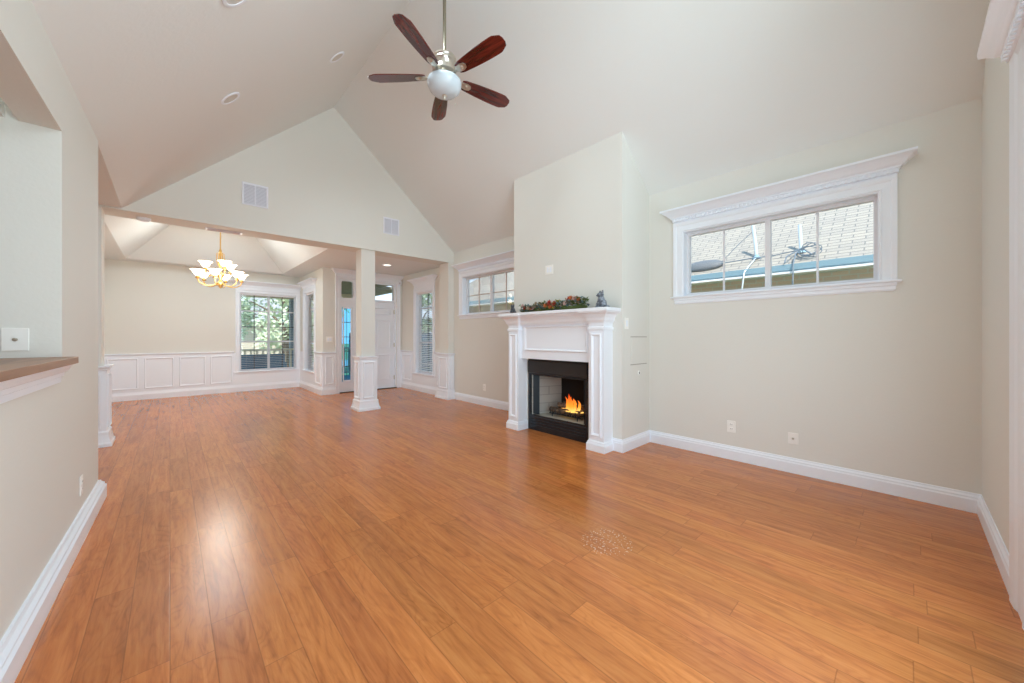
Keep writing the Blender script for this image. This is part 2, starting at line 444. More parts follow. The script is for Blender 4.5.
class MB:
    def __init__(s):
        s.v = []; s.f = []

    def add(s, vs, fs):
        o = len(s.v)
        s.v += [tuple(p) for p in vs]
        s.f += [tuple(i + o for i in f) for f in fs]
        return s

    def box(s, x0, x1, y0, y1, z0, z1):
        return s.add([(x0, y0, z0), (x1, y0, z0), (x1, y1, z0), (x0, y1, z0), (x0, y0, z1), (x1, y0, z1), (x1, y1, z1), (x0, y1, z1)],
                     [(0, 3, 2, 1), (4, 5, 6, 7), (0, 1, 5, 4), (1, 2, 6, 5), (2, 3, 7, 6), (3, 0, 4, 7)])

    def prism(s, poly, a0, a1, axis='y'):
        n = len(poly)
        fn = {'y': lambda p, a: (p[0], a, p[1]), 'x': lambda p, a: (a, p[0], p[1]), 'z': lambda p, a: (p[0], p[1], a)}[axis]
        vs = [fn(p, a0) for p in poly] + [fn(p, a1) for p in poly]
        fs = [tuple(range(n))[::-1], tuple(range(n, 2 * n))] + [(i, (i + 1) % n, n + (i + 1) % n, n + i) for i in range(n)]
        return s.add(vs, fs)

    def lathe(s, prof, c=(0, 0, 0), seg=24, rot=None):
        vs = []; fs = []
        n = len(prof)
        for i in range(seg):
            a = 2 * math.pi * i / seg
            for r, z in prof:
                p = Vector((r * math.cos(a), r * math.sin(a), z))
                if rot is not None:
                    p = rot @ p
                vs.append((p[0] + c[0], p[1] + c[1], p[2] + c[2]))
        for i in range(seg):
            j = (i + 1) % seg
            for k in range(n - 1):
                fs.append((i * n + k, j * n + k, j * n + k + 1, i * n + k + 1))
        return s.add(vs, fs)

    def tube(s, pts, r, seg=8, cap=True):
        pts = [Vector(p) for p in pts]
        rs = r if isinstance(r, (list, tuple)) else [r] * len(pts)
        vs = []; fs = []
        up = None
        for i, p in enumerate(pts):
            t = (pts[min(i + 1, len(pts) - 1)] - pts[max(i - 1, 0)]).normalized()
            if up is None:
                up = Vector((0, 0, 1)) if abs(t.z) < 0.9 else Vector((1, 0, 0))
            a = t.cross(up)
            if a.length < 1e-5:
                a = t.cross(Vector((0, 1, 0)))
            a.normalize(); b = a.cross(t).normalized(); up = b
            for k in range(seg):
                w = 2 * math.pi * k / seg
                vs.append(p + rs[i] * (math.cos(w) * a + math.sin(w) * b))
        for i in range(len(pts) - 1):
            for k in range(seg):
                l = (k + 1) % seg
                fs.append((i * seg + k, i * seg + l, (i + 1) * seg + l, (i + 1) * seg + k))
        if cap:
            fs.append(tuple(range(seg))[::-1])
            fs.append(tuple((len(pts) - 1) * seg + k for k in range(seg)))
        return s.add(vs, fs)

    def ell(s, c, r, seg=16, rings=10, rot=None):
        prof = [(math.sin(math.pi * i / rings), -math.cos(math.pi * i / rings)) for i in range(rings + 1)]
        vs = []; fs = []
        n = rings + 1
        for i in range(seg):
            a = 2 * math.pi * i / seg
            for q, z in prof:
                p = Vector((q * math.cos(a) * r[0], q * math.sin(a) * r[1], z * r[2]))
                if rot is not None:
                    p = rot @ p
                vs.append((p[0] + c[0], p[1] + c[1], p[2] + c[2]))
        for i in range(seg):
            j = (i + 1) % seg
            for k in range(rings):
                fs.append((i * n + k, j * n + k, j * n + k + 1, i * n + k + 1))
        return s.add(vs, fs)

    def sweep(s, path, prof, closed=False, plane='xy'):
        """moulding: a closed profile [(outward, height)] along a mitred path; outward is the path's left"""
        P = [Vector((p[0], p[1])) for p in path]
        n = len(P); m = []
        for i in range(n):
            def nrm(a, b):
                d = (b - a).normalized(); return Vector((-d.y, d.x))
            if closed or 0 < i < n - 1:
                n1 = nrm(P[(i - 1) % n], P[i]); n2 = nrm(P[i], P[(i + 1) % n])
                v = n1 + n2
                m.append(v / max(0.2, v.dot(n1)))
            elif i == 0:
                m.append(nrm(P[0], P[1]))
            else:
                m.append(nrm(P[-2], P[-1]))
        k = len(prof); vs = []; fs = []
        for i in range(n):
            for o, h in prof:
                q = P[i] + m[i] * o
                vs.append((q.x, q.y, h) if plane == 'xy' else (q.x, -h, q.y))
        for i in range(n if closed else n - 1):
            j = (i + 1) % n
            for a in range(k):
                b = (a + 1) % k
                fs.append((i * k + a, j * k + a, j * k + b, i * k + b))
        if not closed:
            fs.append(tuple(range(k))); fs.append(tuple((n - 1) * k + a for a in range(k))[::-1])
        return s.add(vs, fs)

    def grid_wall(s, u0, u1, z0, z1, t0, t1, holes, fn):
        """a wall slab with rectangular openings; fn(u, t, z) gives the point"""
        us = sorted({u0, u1} | {h[0] for h in holes} | {h[1] for h in holes})
        zs = sorted({z0, z1} | {h[2] for h in holes} | {h[3] for h in holes})

        def solid(i, j):
            if not (0 <= i < len(us) - 1 and 0 <= j < len(zs) - 1):
                return False
            cu = (us[i] + us[i + 1]) / 2; cz = (zs[j] + zs[j + 1]) / 2
            return not any(h[0] < cu < h[1] and h[2] < cz < h[3] for h in holes)
        for i in range(len(us) - 1):
            for j in range(len(zs) - 1):
                if not solid(i, j):
                    continue
                a, b, c, d = us[i], us[i + 1], zs[j], zs[j + 1]
                s.add([fn(a, t0, c), fn(b, t0, c), fn(b, t0, d), fn(a, t0, d)], [(0, 1, 2, 3)])
                s.add([fn(a, t1, c), fn(b, t1, c), fn(b, t1, d), fn(a, t1, d)], [(3, 2, 1, 0)])
                for di, dj, q in ((-1, 0, ((a, c), (a, d))), (1, 0, ((b, d), (b, c))), (0, -1, ((b, c), (a, c))), (0, 1, ((a, d), (b, d)))):
                    if not solid(i + di, j + dj):
                        (p, r), (p2, r2) = q
                        s.add([fn(p, t0, r), fn(p, t1, r), fn(p2, t1, r2), fn(p2, t0, r2)], [(0, 1, 2, 3)])
        return s

    def build(s, name, m, parent=None, smooth=None, loc=None, rot=None, bevel=0.0):
        me = bpy.data.meshes.new(name)
        me.from_pydata(s.v, [], s.f)
        bm = bmesh.new(); bm.from_mesh(me)
        bmesh.ops.remove_doubles(bm, verts=bm.verts, dist=1e-5)
        bmesh.ops.recalc_face_normals(bm, faces=bm.faces)
        bm.to_mesh(me); bm.free()
        me.materials.append(m)
        if smooth is not None:
            for p in me.polygons:
                p.use_smooth = True
            me.set_sharp_from_angle(angle=math.radians(smooth))
        o = bpy.data.objects.new(name, me)
        COL.objects.link(o)
        if parent is not None:
            o.parent = parent
        if loc is not None:
            o.location = loc
        if rot is not None:
            o.rotation_euler = rot
        if bevel:
            bv = o.modifiers.new('bevel', 'BEVEL'); bv.width = bevel; bv.segments = 2; bv.limit_method = 'ANGLE'
        return o


def tag(o, label, cat, group=None):
    o['label'] = label; o['category'] = cat
    if group:
        o['group'] = group
    return o


def struct(o):
    o['kind'] = 'structure'
    return o


def empty(name, loc=(0, 0, 0), rz=0.0):
    o = bpy.data.objects.new(name, None)
    o.empty_display_size = 0.1
    o.location = loc; o.rotation_euler = (0, 0, rz)
    COL.objects.link(o)
    return o


def thing(name, label, cat, loc=(0, 0, 0), rz=0.0, group=None):
    return tag(empty(name, loc, rz), label, cat, group)


def dup(o, parent=None):
    c = o.copy(); COL.objects.link(c)
    if parent is not None:
        c.parent = parent
    for ch in list(o.children):
        dup(ch, c)
    return c


# ------------------------------------------------------------------ room dimensions
XR = 4.09          # right wall
YB = -0.345        # wall with the patio opening
YG = 6.08          # gable wall over the dining opening
YG2 = 6.43
YE = 8.30          # entry wall
YD = 10.09         # dining end wall
XD = 2.33          # dining side wall
XK = 3.49          # chimney breast face
KY0, KY1 = 2.05, 3.715
ZF = 2.66          # flat ceilings and header underside


def XL(y):         # left wall, a little out of parallel
    return -0.442 + 0.0236 * (y - 2.15)


def slope_left(x):
    return RIDGE - 0.93 * (XRIDGE - x)


# ------------------------------------------------------------------ floor and ground
struct(MB().box(-3.6, 4.24, -0.5, 10.24, -0.12, 0).build('floor', FLOOR))
struct(MB().box(-40, 60, -40, 80, -0.5, -0.28).build('ground_lawn', LAWN))
struct(MB().box(2.47, 4.24, 8.44, 10.25, -0.27, -0.02).build('floor_porch', CONCRETE))
struct(MB().box(-1.0, 4.9, 10.25, 12.3, -0.27, -0.02).build('floor_front_porch', CONCRETE))
struct(MB().box(-4, 6, -5.0, -0.52, -0.27, -0.05).build('floor_patio', CONCRETE))

# ------------------------------------------------------------------ walls
W1 = (0.155, 1.663, 1.658, 2.357)
W4 = (4.27, 5.779, 1.632, 2.345)
W3 = (6.868, 7.602, 0.40, 2.21)
W2 = (8.893, 9.689, 0.44, 2.228)
DW = (1.134, 2.244, 0.44, 2.20)
fx = lambda u, t, z: (t, u, z)
fy = lambda u, t, z: (u, t, z)
struct(MB().grid_wall(-0.5, 8.44, 0, 3.45, XR, XR + 0.15, [W1, W4, W3], fx).build('wall_right', WALL))
struct(MB().grid_wall(-1.1, XD + 0.14, 0, 3.45, YD, YD + 0.15, [DW], fy).build('wall_dining_end', WALL))
struct(MB().grid_wall(YE, YD + 0.1, 0, 3.45, XD, XD + 0.14, [W2], fx).build('wall_dining_side', WALL))
struct(MB().grid_wall(XD + 0.14, XR + 0.02, 0, 3.45, YE, YE + 0.14, [(2.66, 3.96, -0.1, 2.47)], fy).build('wall_entry', WALL))
struct(MB().box(-1.15, -1.0, 6.1, 10.2, 0, 3.45).build('wall_dining_left', WALL))
struct(MB().prism([(-3.0, ZF), (4.10, ZF), (4.10, 2.95), (XRIDGE, 4.9), (-0.6, 2.75), (-3.0, 2.75)], YG, YG2).build('wall_gable', WALL))
# patio wall: a right pier and the gable above
b = MB()
GW0, GW1, GZ0, GZ1 = 0.80, 2.60, 2.80, 3.95      # opening added in the gable for its fill lamp
b.box(2.58, 4.2, -0.5, YB, 0, 2.30); b.box(-0.6, 4.2, -0.5, YB, 2.30, GZ0)
b.prism([(-0.6, GZ0), (GW0, GZ0), (GW0, 3.95), (-0.6, 2.85)], -0.5, YB)
b.prism([(GW1, GZ0), (4.2, GZ0), (4.2, 2.95), (GW1, 4.3)], -0.5, YB)
b.prism([(GW0, GZ1), (GW1, GZ1), (GW1, 4.3), (XRIDGE, 4.95), (GW0, 3.95)], -0.5, YB)
struct(b.build('wall_patio', WALL))
# left wall: half wall under the bar, header above, solid pier beyond
fl = lambda u, t, z: (XL(u) + t, u, z)
struct(MB().grid_wall(-0.5, 4.14, 0, 2.78, -0.14, 0.0, [(-0.34, 3.06, 1.05, 2.31)], fl).build('wall_left', WALL))
struct(MB().box(-3.6, XL(3.06) - 0.14, 3.06, 3.20, 0, 2.9).build('wall_kitchen', WALL))
struct(MB().box(-3.75, -3.6, -0.5, 3.2, 0, 2.6).build('wall_kitchen_side', WALL))
struct(MB().box(-3.6, -0.60, -0.5, -0.36, 0, 2.6).build('wall_kitchen_back', WALL))
struct(MB().box(-4.0, 4.4, -4.2, -0.5, 4.95, 5.05).build('sun_blocker_patio', TRIM))  # unseen slab added to keep the sun out of the openings behind the camera
struct(MB().box(-3.1, -2.95, 3.20, 6.1, 0, 2.9).build('wall_hall', WALL))
struct(MB().box(-3.0, -0.9, YG, 6.2, 0, 2.7).build('wall_hall_end', WALL))
# chimney breast with the firebox opening left out
fc = lambda u, t, z: (t, u, z)
zt = lambda x: RIDGE - (RIDGE - EAVE) / (XR - XRIDGE) * (x - XRIDGE)
b = MB().grid_wall(KY0, KY1, 0, zt(XK) + 0.05, XK, XK + 0.10, [(2.50, 3.40, -0.1, 0.93)], fc)
b.prism([(XK + 0.1, 0), (XR, 0), (XR, zt(XR) + 0.02), (XK + 0.1, zt(XK + 0.1) + 0.02)], KY0, KY0 + 0.1)
b.prism([(XK + 0.1, 0), (XR, 0), (XR, zt(XR) + 0.02), (XK + 0.1, zt(XK + 0.1) + 0.02)], KY1 - 0.1, KY1)
struct(b.build('wall_chimney_breast', WALL))

# ------------------------------------------------------------------ ceilings
b = MB()
lo_edge = [(XL(-0.5) - 0.02, -0.5), (XL(4.14) - 0.005, 4.14), (-0.40, 4.14), (-0.40, YG + 0.05)]
ring = [(x, y, slope_left(x)) for x, y in lo_edge] + [(XRIDGE, YG + 0.05, RIDGE), (XRIDGE, -0.5, RIDGE)]
nr = len(ring)
b.add(ring + [(x, y, z + 0.3) for x, y, z in ring],
      [tuple(range(nr)), tuple(range(nr, 2 * nr))[::-1]] + [(i, (i + 1) % nr, nr + (i + 1) % nr, nr + i) for i in range(nr)])
b.prism([(XRIDGE, RIDGE), (XR + 0.2, zt(XR + 0.2)), (XR + 0.2, zt(XR + 0.2) + 0.3), (XRIDGE, RIDGE + 0.3)], -0.5, YG + 0.05)
struct(b.build('ceiling', CEIL))
struct(MB().box(-3.6, XL(0) - 0.11, -0.5, 3.1, 2.31, 2.5).build('ceiling_kitchen', CEIL))
struct(MB().box(-3.0, -0.399, 3.0, YG + 0.02, 2.68, 2.9).build('ceiling_hall', CEIL))
# dining and entry: flat border around a raised tray
TX0, TX1, TY0, TY1, TZ = -0.60, 1.90, 6.47, 9.80, 3.30
b = MB()
X0, X1, Y0, Y1 = -1.1, 4.2, YG2, 10.2
for (xa, xb, ya, yb) in ((X0, TX0, Y0, Y1), (TX1, X1, Y0, Y1), (TX0, TX1, Y0, TY0), (TX0, TX1, TY1, Y1)):
    b.add([(xa, ya, ZF), (xb, ya, ZF), (xb, yb, ZF), (xa, yb, ZF)], [(0, 1, 2, 3)])
q = TZ - ZF
lo = [(TX0, TY0, ZF), (TX1, TY0, ZF), (TX1, TY1, ZF), (TX0, TY1, ZF)]
hi = [(TX0 + q, TY0 + q, TZ), (TX1 - q, TY0 + q, TZ), (TX1 - q, TY1 - q, TZ), (TX0 + q, TY1 - q, TZ)]
b.add(lo + hi, [(0, 1, 5, 4), (1, 2, 6, 5), (2, 3, 7, 6), (3, 0, 4, 7), (4, 5, 6, 7)])
b.add([(X0, Y0, TZ + 0.1), (X1, Y0, TZ + 0.1), (X1, Y1, TZ + 0.1), (X0, Y1, TZ + 0.1)], [(0, 1, 2, 3)])
struct(b.build('ceiling_dining', CEIL))

# ------------------------------------------------------------------ columns
BASE_PROF = [(0, 0), (0.042, 0), (0.042, 0.035), (0.030, 0.05), (0.022, 0.085), (0.016, 0.125), (0.016, 0.155), (0.006, 0.17), (0, 0.17)]
CAP_PROF = [(0, 0.84), (0.010, 0.845), (0.010, 0.86), (0.022, 0.868), (0.026, 0.88), (0.026, 0.895), (0, 0.895)]
FRAME_PROF = [(0, 0), (0, 0.012), (0.008, 0.018), (0.018, 0.012), (0.026, 0.006), (0.026, 0)]


def panel_frames(b, rects):
    """raised picture-frame mouldings in a wall's local x-z plane (y toward the room is minus)"""
    for (x0, x1, z0, z1) in rects:
        b.sweep([(x0, z0), (x0, z1), (x1, z1), (x1, z0)][::-1], FRAME_PROF, True, 'xz')


def column(name, lo, up, faces):
    """lo/up: x0,x1,y0,y1 of the panelled lower box and of the plain shaft"""
    root = struct(empty(name))
    MB().box(*up, 0.85, 2.70).build('shaft', WALL, root)
    x0, x1, y0, y1 = lo
    b = MB().box(x0, x1, y0, y1, 0, 0.88)
    path = [(x0, y0), (x0, y1), (x1, y1), (x1, y0)]
    if x1 >= XR - 0.001:
        p = [(x1, y1), (x0, y1), (x0, y0), (x1, y0)][::-1]
        b.sweep(p, BASE_PROF, False)
        b.sweep(p, CAP_PROF, False)
    else:
        b.sweep(path, BASE_PROF, True); b.sweep(path, CAP_PROF, True)
    b.build('pedestal', TRIM, root)
    for f in faces:
        fb = MB()
        w = (x1 - x0) if f in 'sn' else (y1 - y0)
        panel_frames(fb, [(0.045, w - 0.045, 0.20, 0.80)])
        pos = {'s': ((x0, y0, 0), 0), 'w': ((x0, y1, 0), -90), 'e': ((x1, y0, 0), 90)}[f]
        fb.build('panel_moulding', TRIM, root, loc=pos[0], rot=(0, 0, R(pos[1])))
    return root


column('column_center', (2.275, 2.555, 6.085, 6.365), (2.30, 2.53, 6.11, 6.34), 'sw')
column('column_left', (-0.80, -0.515, 6.07, 6.36), (-0.80, -0.557, 6.09, 6.34), 'se')
column('column_right', (3.95, XR, 6.07, 6.44), (3.97, XR, 6.09, 6.42), 'sw')

# ------------------------------------------------------------------ baseboards and wainscot
BB = [(0, 0), (0.021, 0), (0.021, 0.088), (0.016, 0.098), (0.016, 0.108), (0.009, 0.120), (0.006, 0.133), (0, 0.133)]
struct(MB().sweep([(2.85, YB), (XR, YB), (XR, KY0), (XK, KY0), (XK, 2.17)], BB).build('baseboard_right', TRIM))
struct(MB().sweep([(XK, 3.64), (XK, KY1), (XR, KY1), (XR, 6.10)], BB).build('baseboard_window_side', TRIM))
struct(MB().sweep([(XL(4.14) - 0.14, 4.14), (XL(4.14), 4.14), (XL(-0.4), -0.4)], [(o * 1.9, h * 1.05) for o, h in BB]).build('baseboard_left', TRIM))
BBD = [(0, 0), (0.032, 0), (0.032, 0.10), (0.026, 0.115), (0.018, 0.14), (0.014, 0.155), (0, 0.155)]
CAPR = [(0, 0.838), (0.016, 0.842), (0.016, 0.855), (0.028, 0.862), (0.036, 0.875), (0.036, 0.892), (0, 0.892)]
struct(MB().sweep([(XR, 6.43), (XR, YE), (4.04, YE)], BBD).build('baseboard_entry', TRIM))
struct(MB().sweep([(2.58, YE), (XD, YE), (XD, YD), (-1.0, YD), (-1.0, 6.45)], BBD).build('baseboard_dining', TRIM))
b = MB()
b.sweep([(XR, 6.43), (XR, 6.77)], CAPR); b.sweep([(XR, 7.70), (XR, YE), (4.04, YE)], CAPR)
b.sweep([(2.58, YE), (XD, YE), (XD, 8.80)], CAPR)
b.sweep([(1.03, YD), (-1.0, YD), (-1.0, 6.45)], CAPR)
struct(b.build('trim_chair_rail', TRIM))
b = MB()     # white wainscot field
tk = 0.012
b.box(XR - tk, XR, 6.43, 6.84, 0, 0.86); b.box(XR - tk, XR, 7.62, YE, 0, 0.86); b.box(XR - tk, XR, 6.84, 7.62, 0, 0.39)
b.box(4.0, XR, YE - tk, YE, 0, 0.86); b.box(XD, 2.62, YE - tk, YE, 0, 0.86)
b.box(XD - tk, XD, YE, 8.87, 0, 0.86); b.box(XD - tk, XD, 9.71, YD, 0, 0.86); b.box(XD - tk, XD, 8.87, 9.71, 0, 0.43)
b.box(-1.0, 1.11, YD - tk, YD, 0, 0.86); b.box(1.11, XD, YD - tk, YD, 0, 0.43)
b.box(-1.0, -1.0 + tk, 6.45, YD, 0, 0.86)
struct(b.build('trim_wainscot', TRIM))
b = MB()
panel_frames(b, [(-0.86, -0.45, 0.21, 0.80), (-0.365, 0.055, 0.21, 0.80), (0.14, 0.545, 0.21, 0.80), (0.625, 1.0, 0.21, 0.80)])
struct(b.build('trim_dining_panels', TRIM, loc=(0, YD - tk, 0)))
b = MB(); panel_frames(b, [(0.05, 0.42, 0.21, 0.80)])
struct(b.build('trim_side_panels', TRIM, loc=(XD - tk, 8.80, 0), rot=(0, 0, R(-90))))
b = MB(); panel_frames(b, [(0.05, 0.21, 0.21, 0.80)])
struct(b.build('trim_return_panel', TRIM, loc=(XD, YE - tk, 0)))
b = MB(); panel_frames(b, [(0.12, 0.50, 0.21, 0.80), (1.62, 1.80, 0.21, 0.80)])
struct(b.build('trim_entry_panels', TRIM, loc=(XR - tk, YE, 0), rot=(0, 0, R(-90))))

# ------------------------------------------------------------------ windows
CASE = [(0, 0), (0, 0.014), (0.012, 0.020), (0.018, 0.014), (0.062, 0.014), (0.072, 0.022), (0.092, 0.026), (0.10, 0.026), (0.10, 0)]


def crown_prof(h=0.125, p=0.105):
    return [(-0.02, 0), (0.008, 0), (0.008, 0.030), (0.020, 0.034), (0.024, 0.046), (0.040, 0.056), (0.062, 0.080), (0.085, 0.098),
            (p - 0.006, 0.103), (p, 0.108), (p, h), (-0.02, h)]


def crown(b, x0, x1, z, h=0.125, p=0.105, t=0.026):
    b.sweep([(x1, 0.0), (x1, -t), (x0, -t), (x0, 0.0)], [(o, z + q) for o, q in crown_prof(h, p)])


def dentils(b, x0, x1, z, t=0.034, step=0.034):
    n = int((x1 - x0) / step)
    for i in range(n):
        x = x0 + (i + 0.5) * (x1 - x0) / n
        b.box(x - 0.009, x + 0.009, -t - 0.016, -t + 0.002, z + 0.002, z + 0.029)


def window(name, loc, rz, w, h, head=0.115, cw=0.10, depth=0.10, sash=None, with_dentils=False, apron=0.085, h0=0, left_c=True, right_c=True):
    """local x along the wall, minus y into the room; the opening is 0..w by 0..h"""
    root = struct(empty(name, loc, rz))
    s = cw / 0.10
    prof = [(o * s, q) for o, q in CASE]
    b = MB()
    # casing stands on the stool and runs up both sides and over the head
    b.sweep([(w, 0), (w, h), (0, h), (0, 0)][::-1], prof, False, 'xz')
    b.box(-cw, w + cw, -0.014, 0, h + cw - 0.01, h + head + 0.01)
    b.build('casing', TRIM, root)
    c = MB(); crown(c, -cw, w + cw, h + head)
    c.build('crown_moulding', TRIM, root)
    if with_dentils:
        d = MB(); dentils(d, -cw, w + cw, h + head)
        d.build('dentil_band', TRIM, root)
    # stool and apron
    st = MB()
    st.sweep([(w + cw + 0.005, 0), (w + cw + 0.005, -0.02), (-cw - 0.005, -0.02), (-cw - 0.005, 0)],
             [(-0.03, -0.022), (0.012, -0.022), (0.020, -0.014), (0.020, -0.006), (0.012, 0.0), (-0.03, 0.0)])
    st.sweep([(w + cw - 0.01, 0), (w + cw - 0.01, -0.012), (-cw + 0.01, -0.012), (-cw + 0.01, 0)],
             [(-0.02, -0.022), (0.008, -0.022), (0.008, -0.04), (0.002, -0.05), (0.002, -apron + 0.012), (-0.004, -apron), (-0.02, -apron)])
    st.build('sill', TRIM, root)
    # jamb liner
    j = MB()
    j.box(0.0, 0.008, -0.002, depth + 0.04, 0.002, h); j.box(w - 0.008, w, -0.002, depth + 0.04, 0.002, h)
    j.box(0.008, w - 0.008, -0.002, depth + 0.04, h - 0.008, h); j.box(0.008, w - 0.008, 0.0, depth + 0.04, 0.001, 0.008)
    j.build('jamb', TRIM, root)
    f = MB()
    fr = 0.035
    y0, y1 = depth - 0.025, depth + 0.025
    f.box(0, fr, y0, y1, 0, h); f.box(w - fr, w, y0, y1, 0, h)
    f.box(fr, w - fr, y0, y1, h - fr, h); f.box(fr, w - fr, y0, y1, 0, fr)
    for (kind, a) in sash['frame']:
        if kind == 'v':
            f.box(a - 0.022, a + 0.022, y0, y1, fr, h - fr)
        else:
            f.box(fr, w - fr, y0 + 0.004, y1 - 0.004, a - 0.018, a + 0.018)
    f.build('sash_frame', VINYL, root)
    for mname, mm, bars, th in sash.get('bars', []):
        g = MB()
        for (kind, a, lo_, hi_) in bars:
            if kind == 'v':
                g.box(a - th, a + th, depth - 0.008, depth + 0.008, lo_, hi_)
            else:
                g.box(lo_, hi_, depth - 0.0075, depth + 0.0075, a - th, a + th)
        g.build(mname, mm, root)
    gl = MB().box(fr * 0.6, w - fr * 0.6, depth + 0.012, depth + 0.016, fr * 0.6, h - fr * 0.6)
    gl.build('glass_pane', GLASS, root)
    return root


w1w, w1h = W1[1] - W1[0], W1[3] - W1[2]
window('window_1', (XR, W1[1], W1[2]), R(-90), w1w, w1h, with_dentils=True,
       sash={'frame': [('v', w1w / 2)], 'bars': [('muntin', VINYL, [('v', 0.37, 0.03, w1h - 0.03), ('v', 1.12, 0.03, w1h - 0.03)], 0.008)]})
w4w, w4h = W4[1] - W4[0], W4[3] - W4[2]
window('window_2', (XR, W4[1], W4[2]), R(-90), w4w, w4h, with_dentils=True,
       sash={'frame': [('v', w4w / 2)], 'bars': [('muntin', PINKBAR, [('v', 0.38, 0.03, w4h - 0.03), ('v', 1.13, 0.03, w4h - 0.03),
                                                              ('h', 0.36, 0.03, w4w - 0.03)], 0.006)]})
w3w, w3h = W3[1] - W3[0], W3[3] - W3[2]
window('window_3', (XR, W3[1], W3[2]), R(-90), w3w, w3h, head=0.17, cw=0.08, apron=0.05,
       sash={'frame': [('h', 0.69)], 'bars': [('muntin', VINYL, [('h', 0.21, 0.03, w3w - 0.03), ('h', 1.45, 0.03, w3w - 0.03)], 0.014),
                                             ('dark_muntin', DARKBAR, [('v', w3w / 2, 0.03, w3h - 0.03), ('h', 1.08, 0.03, w3w - 0.03)], 0.006)]})
w2w, w2h = W2[1] - W2[0], W2[3] - W2[2]
window('window_4', (XD, W2[1], W2[2]), R(-90), w2w, w2h, head=0.13, cw=0.08, apron=0.06,
       sash={'frame': [('h', 0.65)], 'bars': [('muntin', VINYL, [('h', 1.40, 0.03, w2w - 0.03)], 0.012),
                                             ('dark_muntin', DARKBAR, [('v', w2w / 2, 0.03, w2h - 0.03), ('h', 0.33, 0.03, w2w - 0.03), ('h', 1.03, 0.03, w2w - 0.03)], 0.006)]})
dw, dh = DW[1] - DW[0], DW[3] - DW[2]
hb = []
for a, c in ((0.03, dw / 2 - 0.03), (dw / 2 + 0.03, dw - 0.03)):
    hb += [('h', 0.33, a, c), ('h', 1.0, a, c), ('v', (a + c) / 2, 0.03, dh - 0.03)]
window('window_5', (DW[0], YD, DW[2]), 0.0, dw, dh, head=0.13, cw=0.078, apron=0.07,
       sash={'frame': [('v', dw / 2), ('h', 0.66)], 'bars': [('muntin', VINYL, [('h', 1.36, 0.03, dw - 0.03)], 0.014), ('dark_muntin', DARKBAR, hb, 0.008)]})


def blind(loc, rz, w, h, label, tilt=6, step=0.040, depth=0.045, drop=None):
    root = thing('window_blind', label, 'blind', loc, rz, 'open slatted window blinds')
    MB().box(0.012, w - 0.012, depth - 0.022, depth + 0.022, h - 0.045, h - 0.003).build('headrail', BLIND, root)
    s = MB()
    z = h - 0.07
    t = math.tan(R(tilt))
    lo_ = 0.03 if drop is None else h - drop
    while z > lo_ + 0.02:
        d = 0.017
        s.add([(0.014, depth - d, z - d * t), (w - 0.014, depth - d, z - d * t), (w - 0.014, depth + d, z + d * t), (0.014, depth + d, z + d * t),
               (0.014, depth - d, z - d * t + 0.002), (w - 0.014, depth - d, z - d * t + 0.002), (w - 0.014, depth + d, z + d * t + 0.002), (0.014, depth + d, z + d * t + 0.002)],
              [(0, 3, 2, 1), (4, 5, 6, 7), (0, 1, 5, 4), (1, 2, 6, 5), (2, 3, 7, 6), (3, 0, 4, 7)])
        z -= step
    s.build('slats', BLIND, root)
    MB().box(0.014, w - 0.014, depth - 0.016, depth + 0.016, lo_, lo_ + 0.014).build('bottom_rail', BLIND, root)
    for x in (0.12, w - 0.12):
        MB().box(x - 0.001, x + 0.001, depth - 0.019, depth - 0.017, lo_, h - 0.04).build('ladder_cord', BLIND, root)
    return root


blind((XR, W3[1], W3[2]), R(-90), w3w, w3h, 'white slatted blind in the narrow window right of the entry door', tilt=14)
blind((XD, W2[1], W2[2]), R(-90), w2w, w2h, 'white slatted blind in the slim side window of the dining corner', tilt=10)
blind((DW[0], YD, DW[2]), 0, dw, dh, 'white slatted blind in the wide gridded window behind the chandelier', tilt=4)

# ------------------------------------------------------------------ entry door unit: sidelight, door, transoms
DX0, DX1 = 2.66, 3.96
door_root = struct(empty('door_1', (0, YE, 0)))
b = MB()
b.sweep([(DX0, 0), (DX0, 2.47), (DX1, 2.47), (DX1, 0)], [(o * 0.8, q) for o, q in CASE], False, 'xz')
b.box(DX0 - 0.08, DX1 + 0.08, -0.014, 0, 2.53, 2.57)
b.build('casing', TRIM, door_root)
b = MB(); crown(b, DX0 - 0.08, DX1 + 0.08, 2.535, 0.12, 0.10); b.build('crown_moulding', TRIM, door_root)
b = MB()
b.grid_wall(DX0, DX1, 0, 2.47, 0.02, 0.12, [(2.72, 2.94, 0.24, 1.86), (3.04, 3.93, 0.02, 2.02), (2.71, 2.96, 2.06, 2.43), (3.06, 3.90, 2.06, 2.43)], fy)
b.build('door_frame', TRIM, door_root)
b = MB()
panel_frames(b, [(2.735, 2.925, 0.245, 1.855)])
o = b.build('sidelight_bead', TRIM, door_root, loc=(0, 0.02, 0))
b = MB()
for z in (0.57, 0.90, 1.21, 1.53):
    b.box(2.715, 2.945, 0.060, 0.070, z - 0.007, z + 0.007)
b.box(2.827, 2.833, 0.061, 0.069, 0.24, 1.86)
b.build('leaded_bars', DARKBAR, door_root)
MB().box(2.715, 2.945, 0.072, 0.078, 0.235, 1.865).build('sidelight_glass', SIDEGLASS, door_root)
MB().box(2.705, 2.965, 0.072, 0.078, 2.055, 2.435).build('transom_glass', GLASS, door_root)
MB().box(3.055, 3.905, 0.072, 0.078, 2.055, 2.435).build('transom_glass', GLASS, door_root)
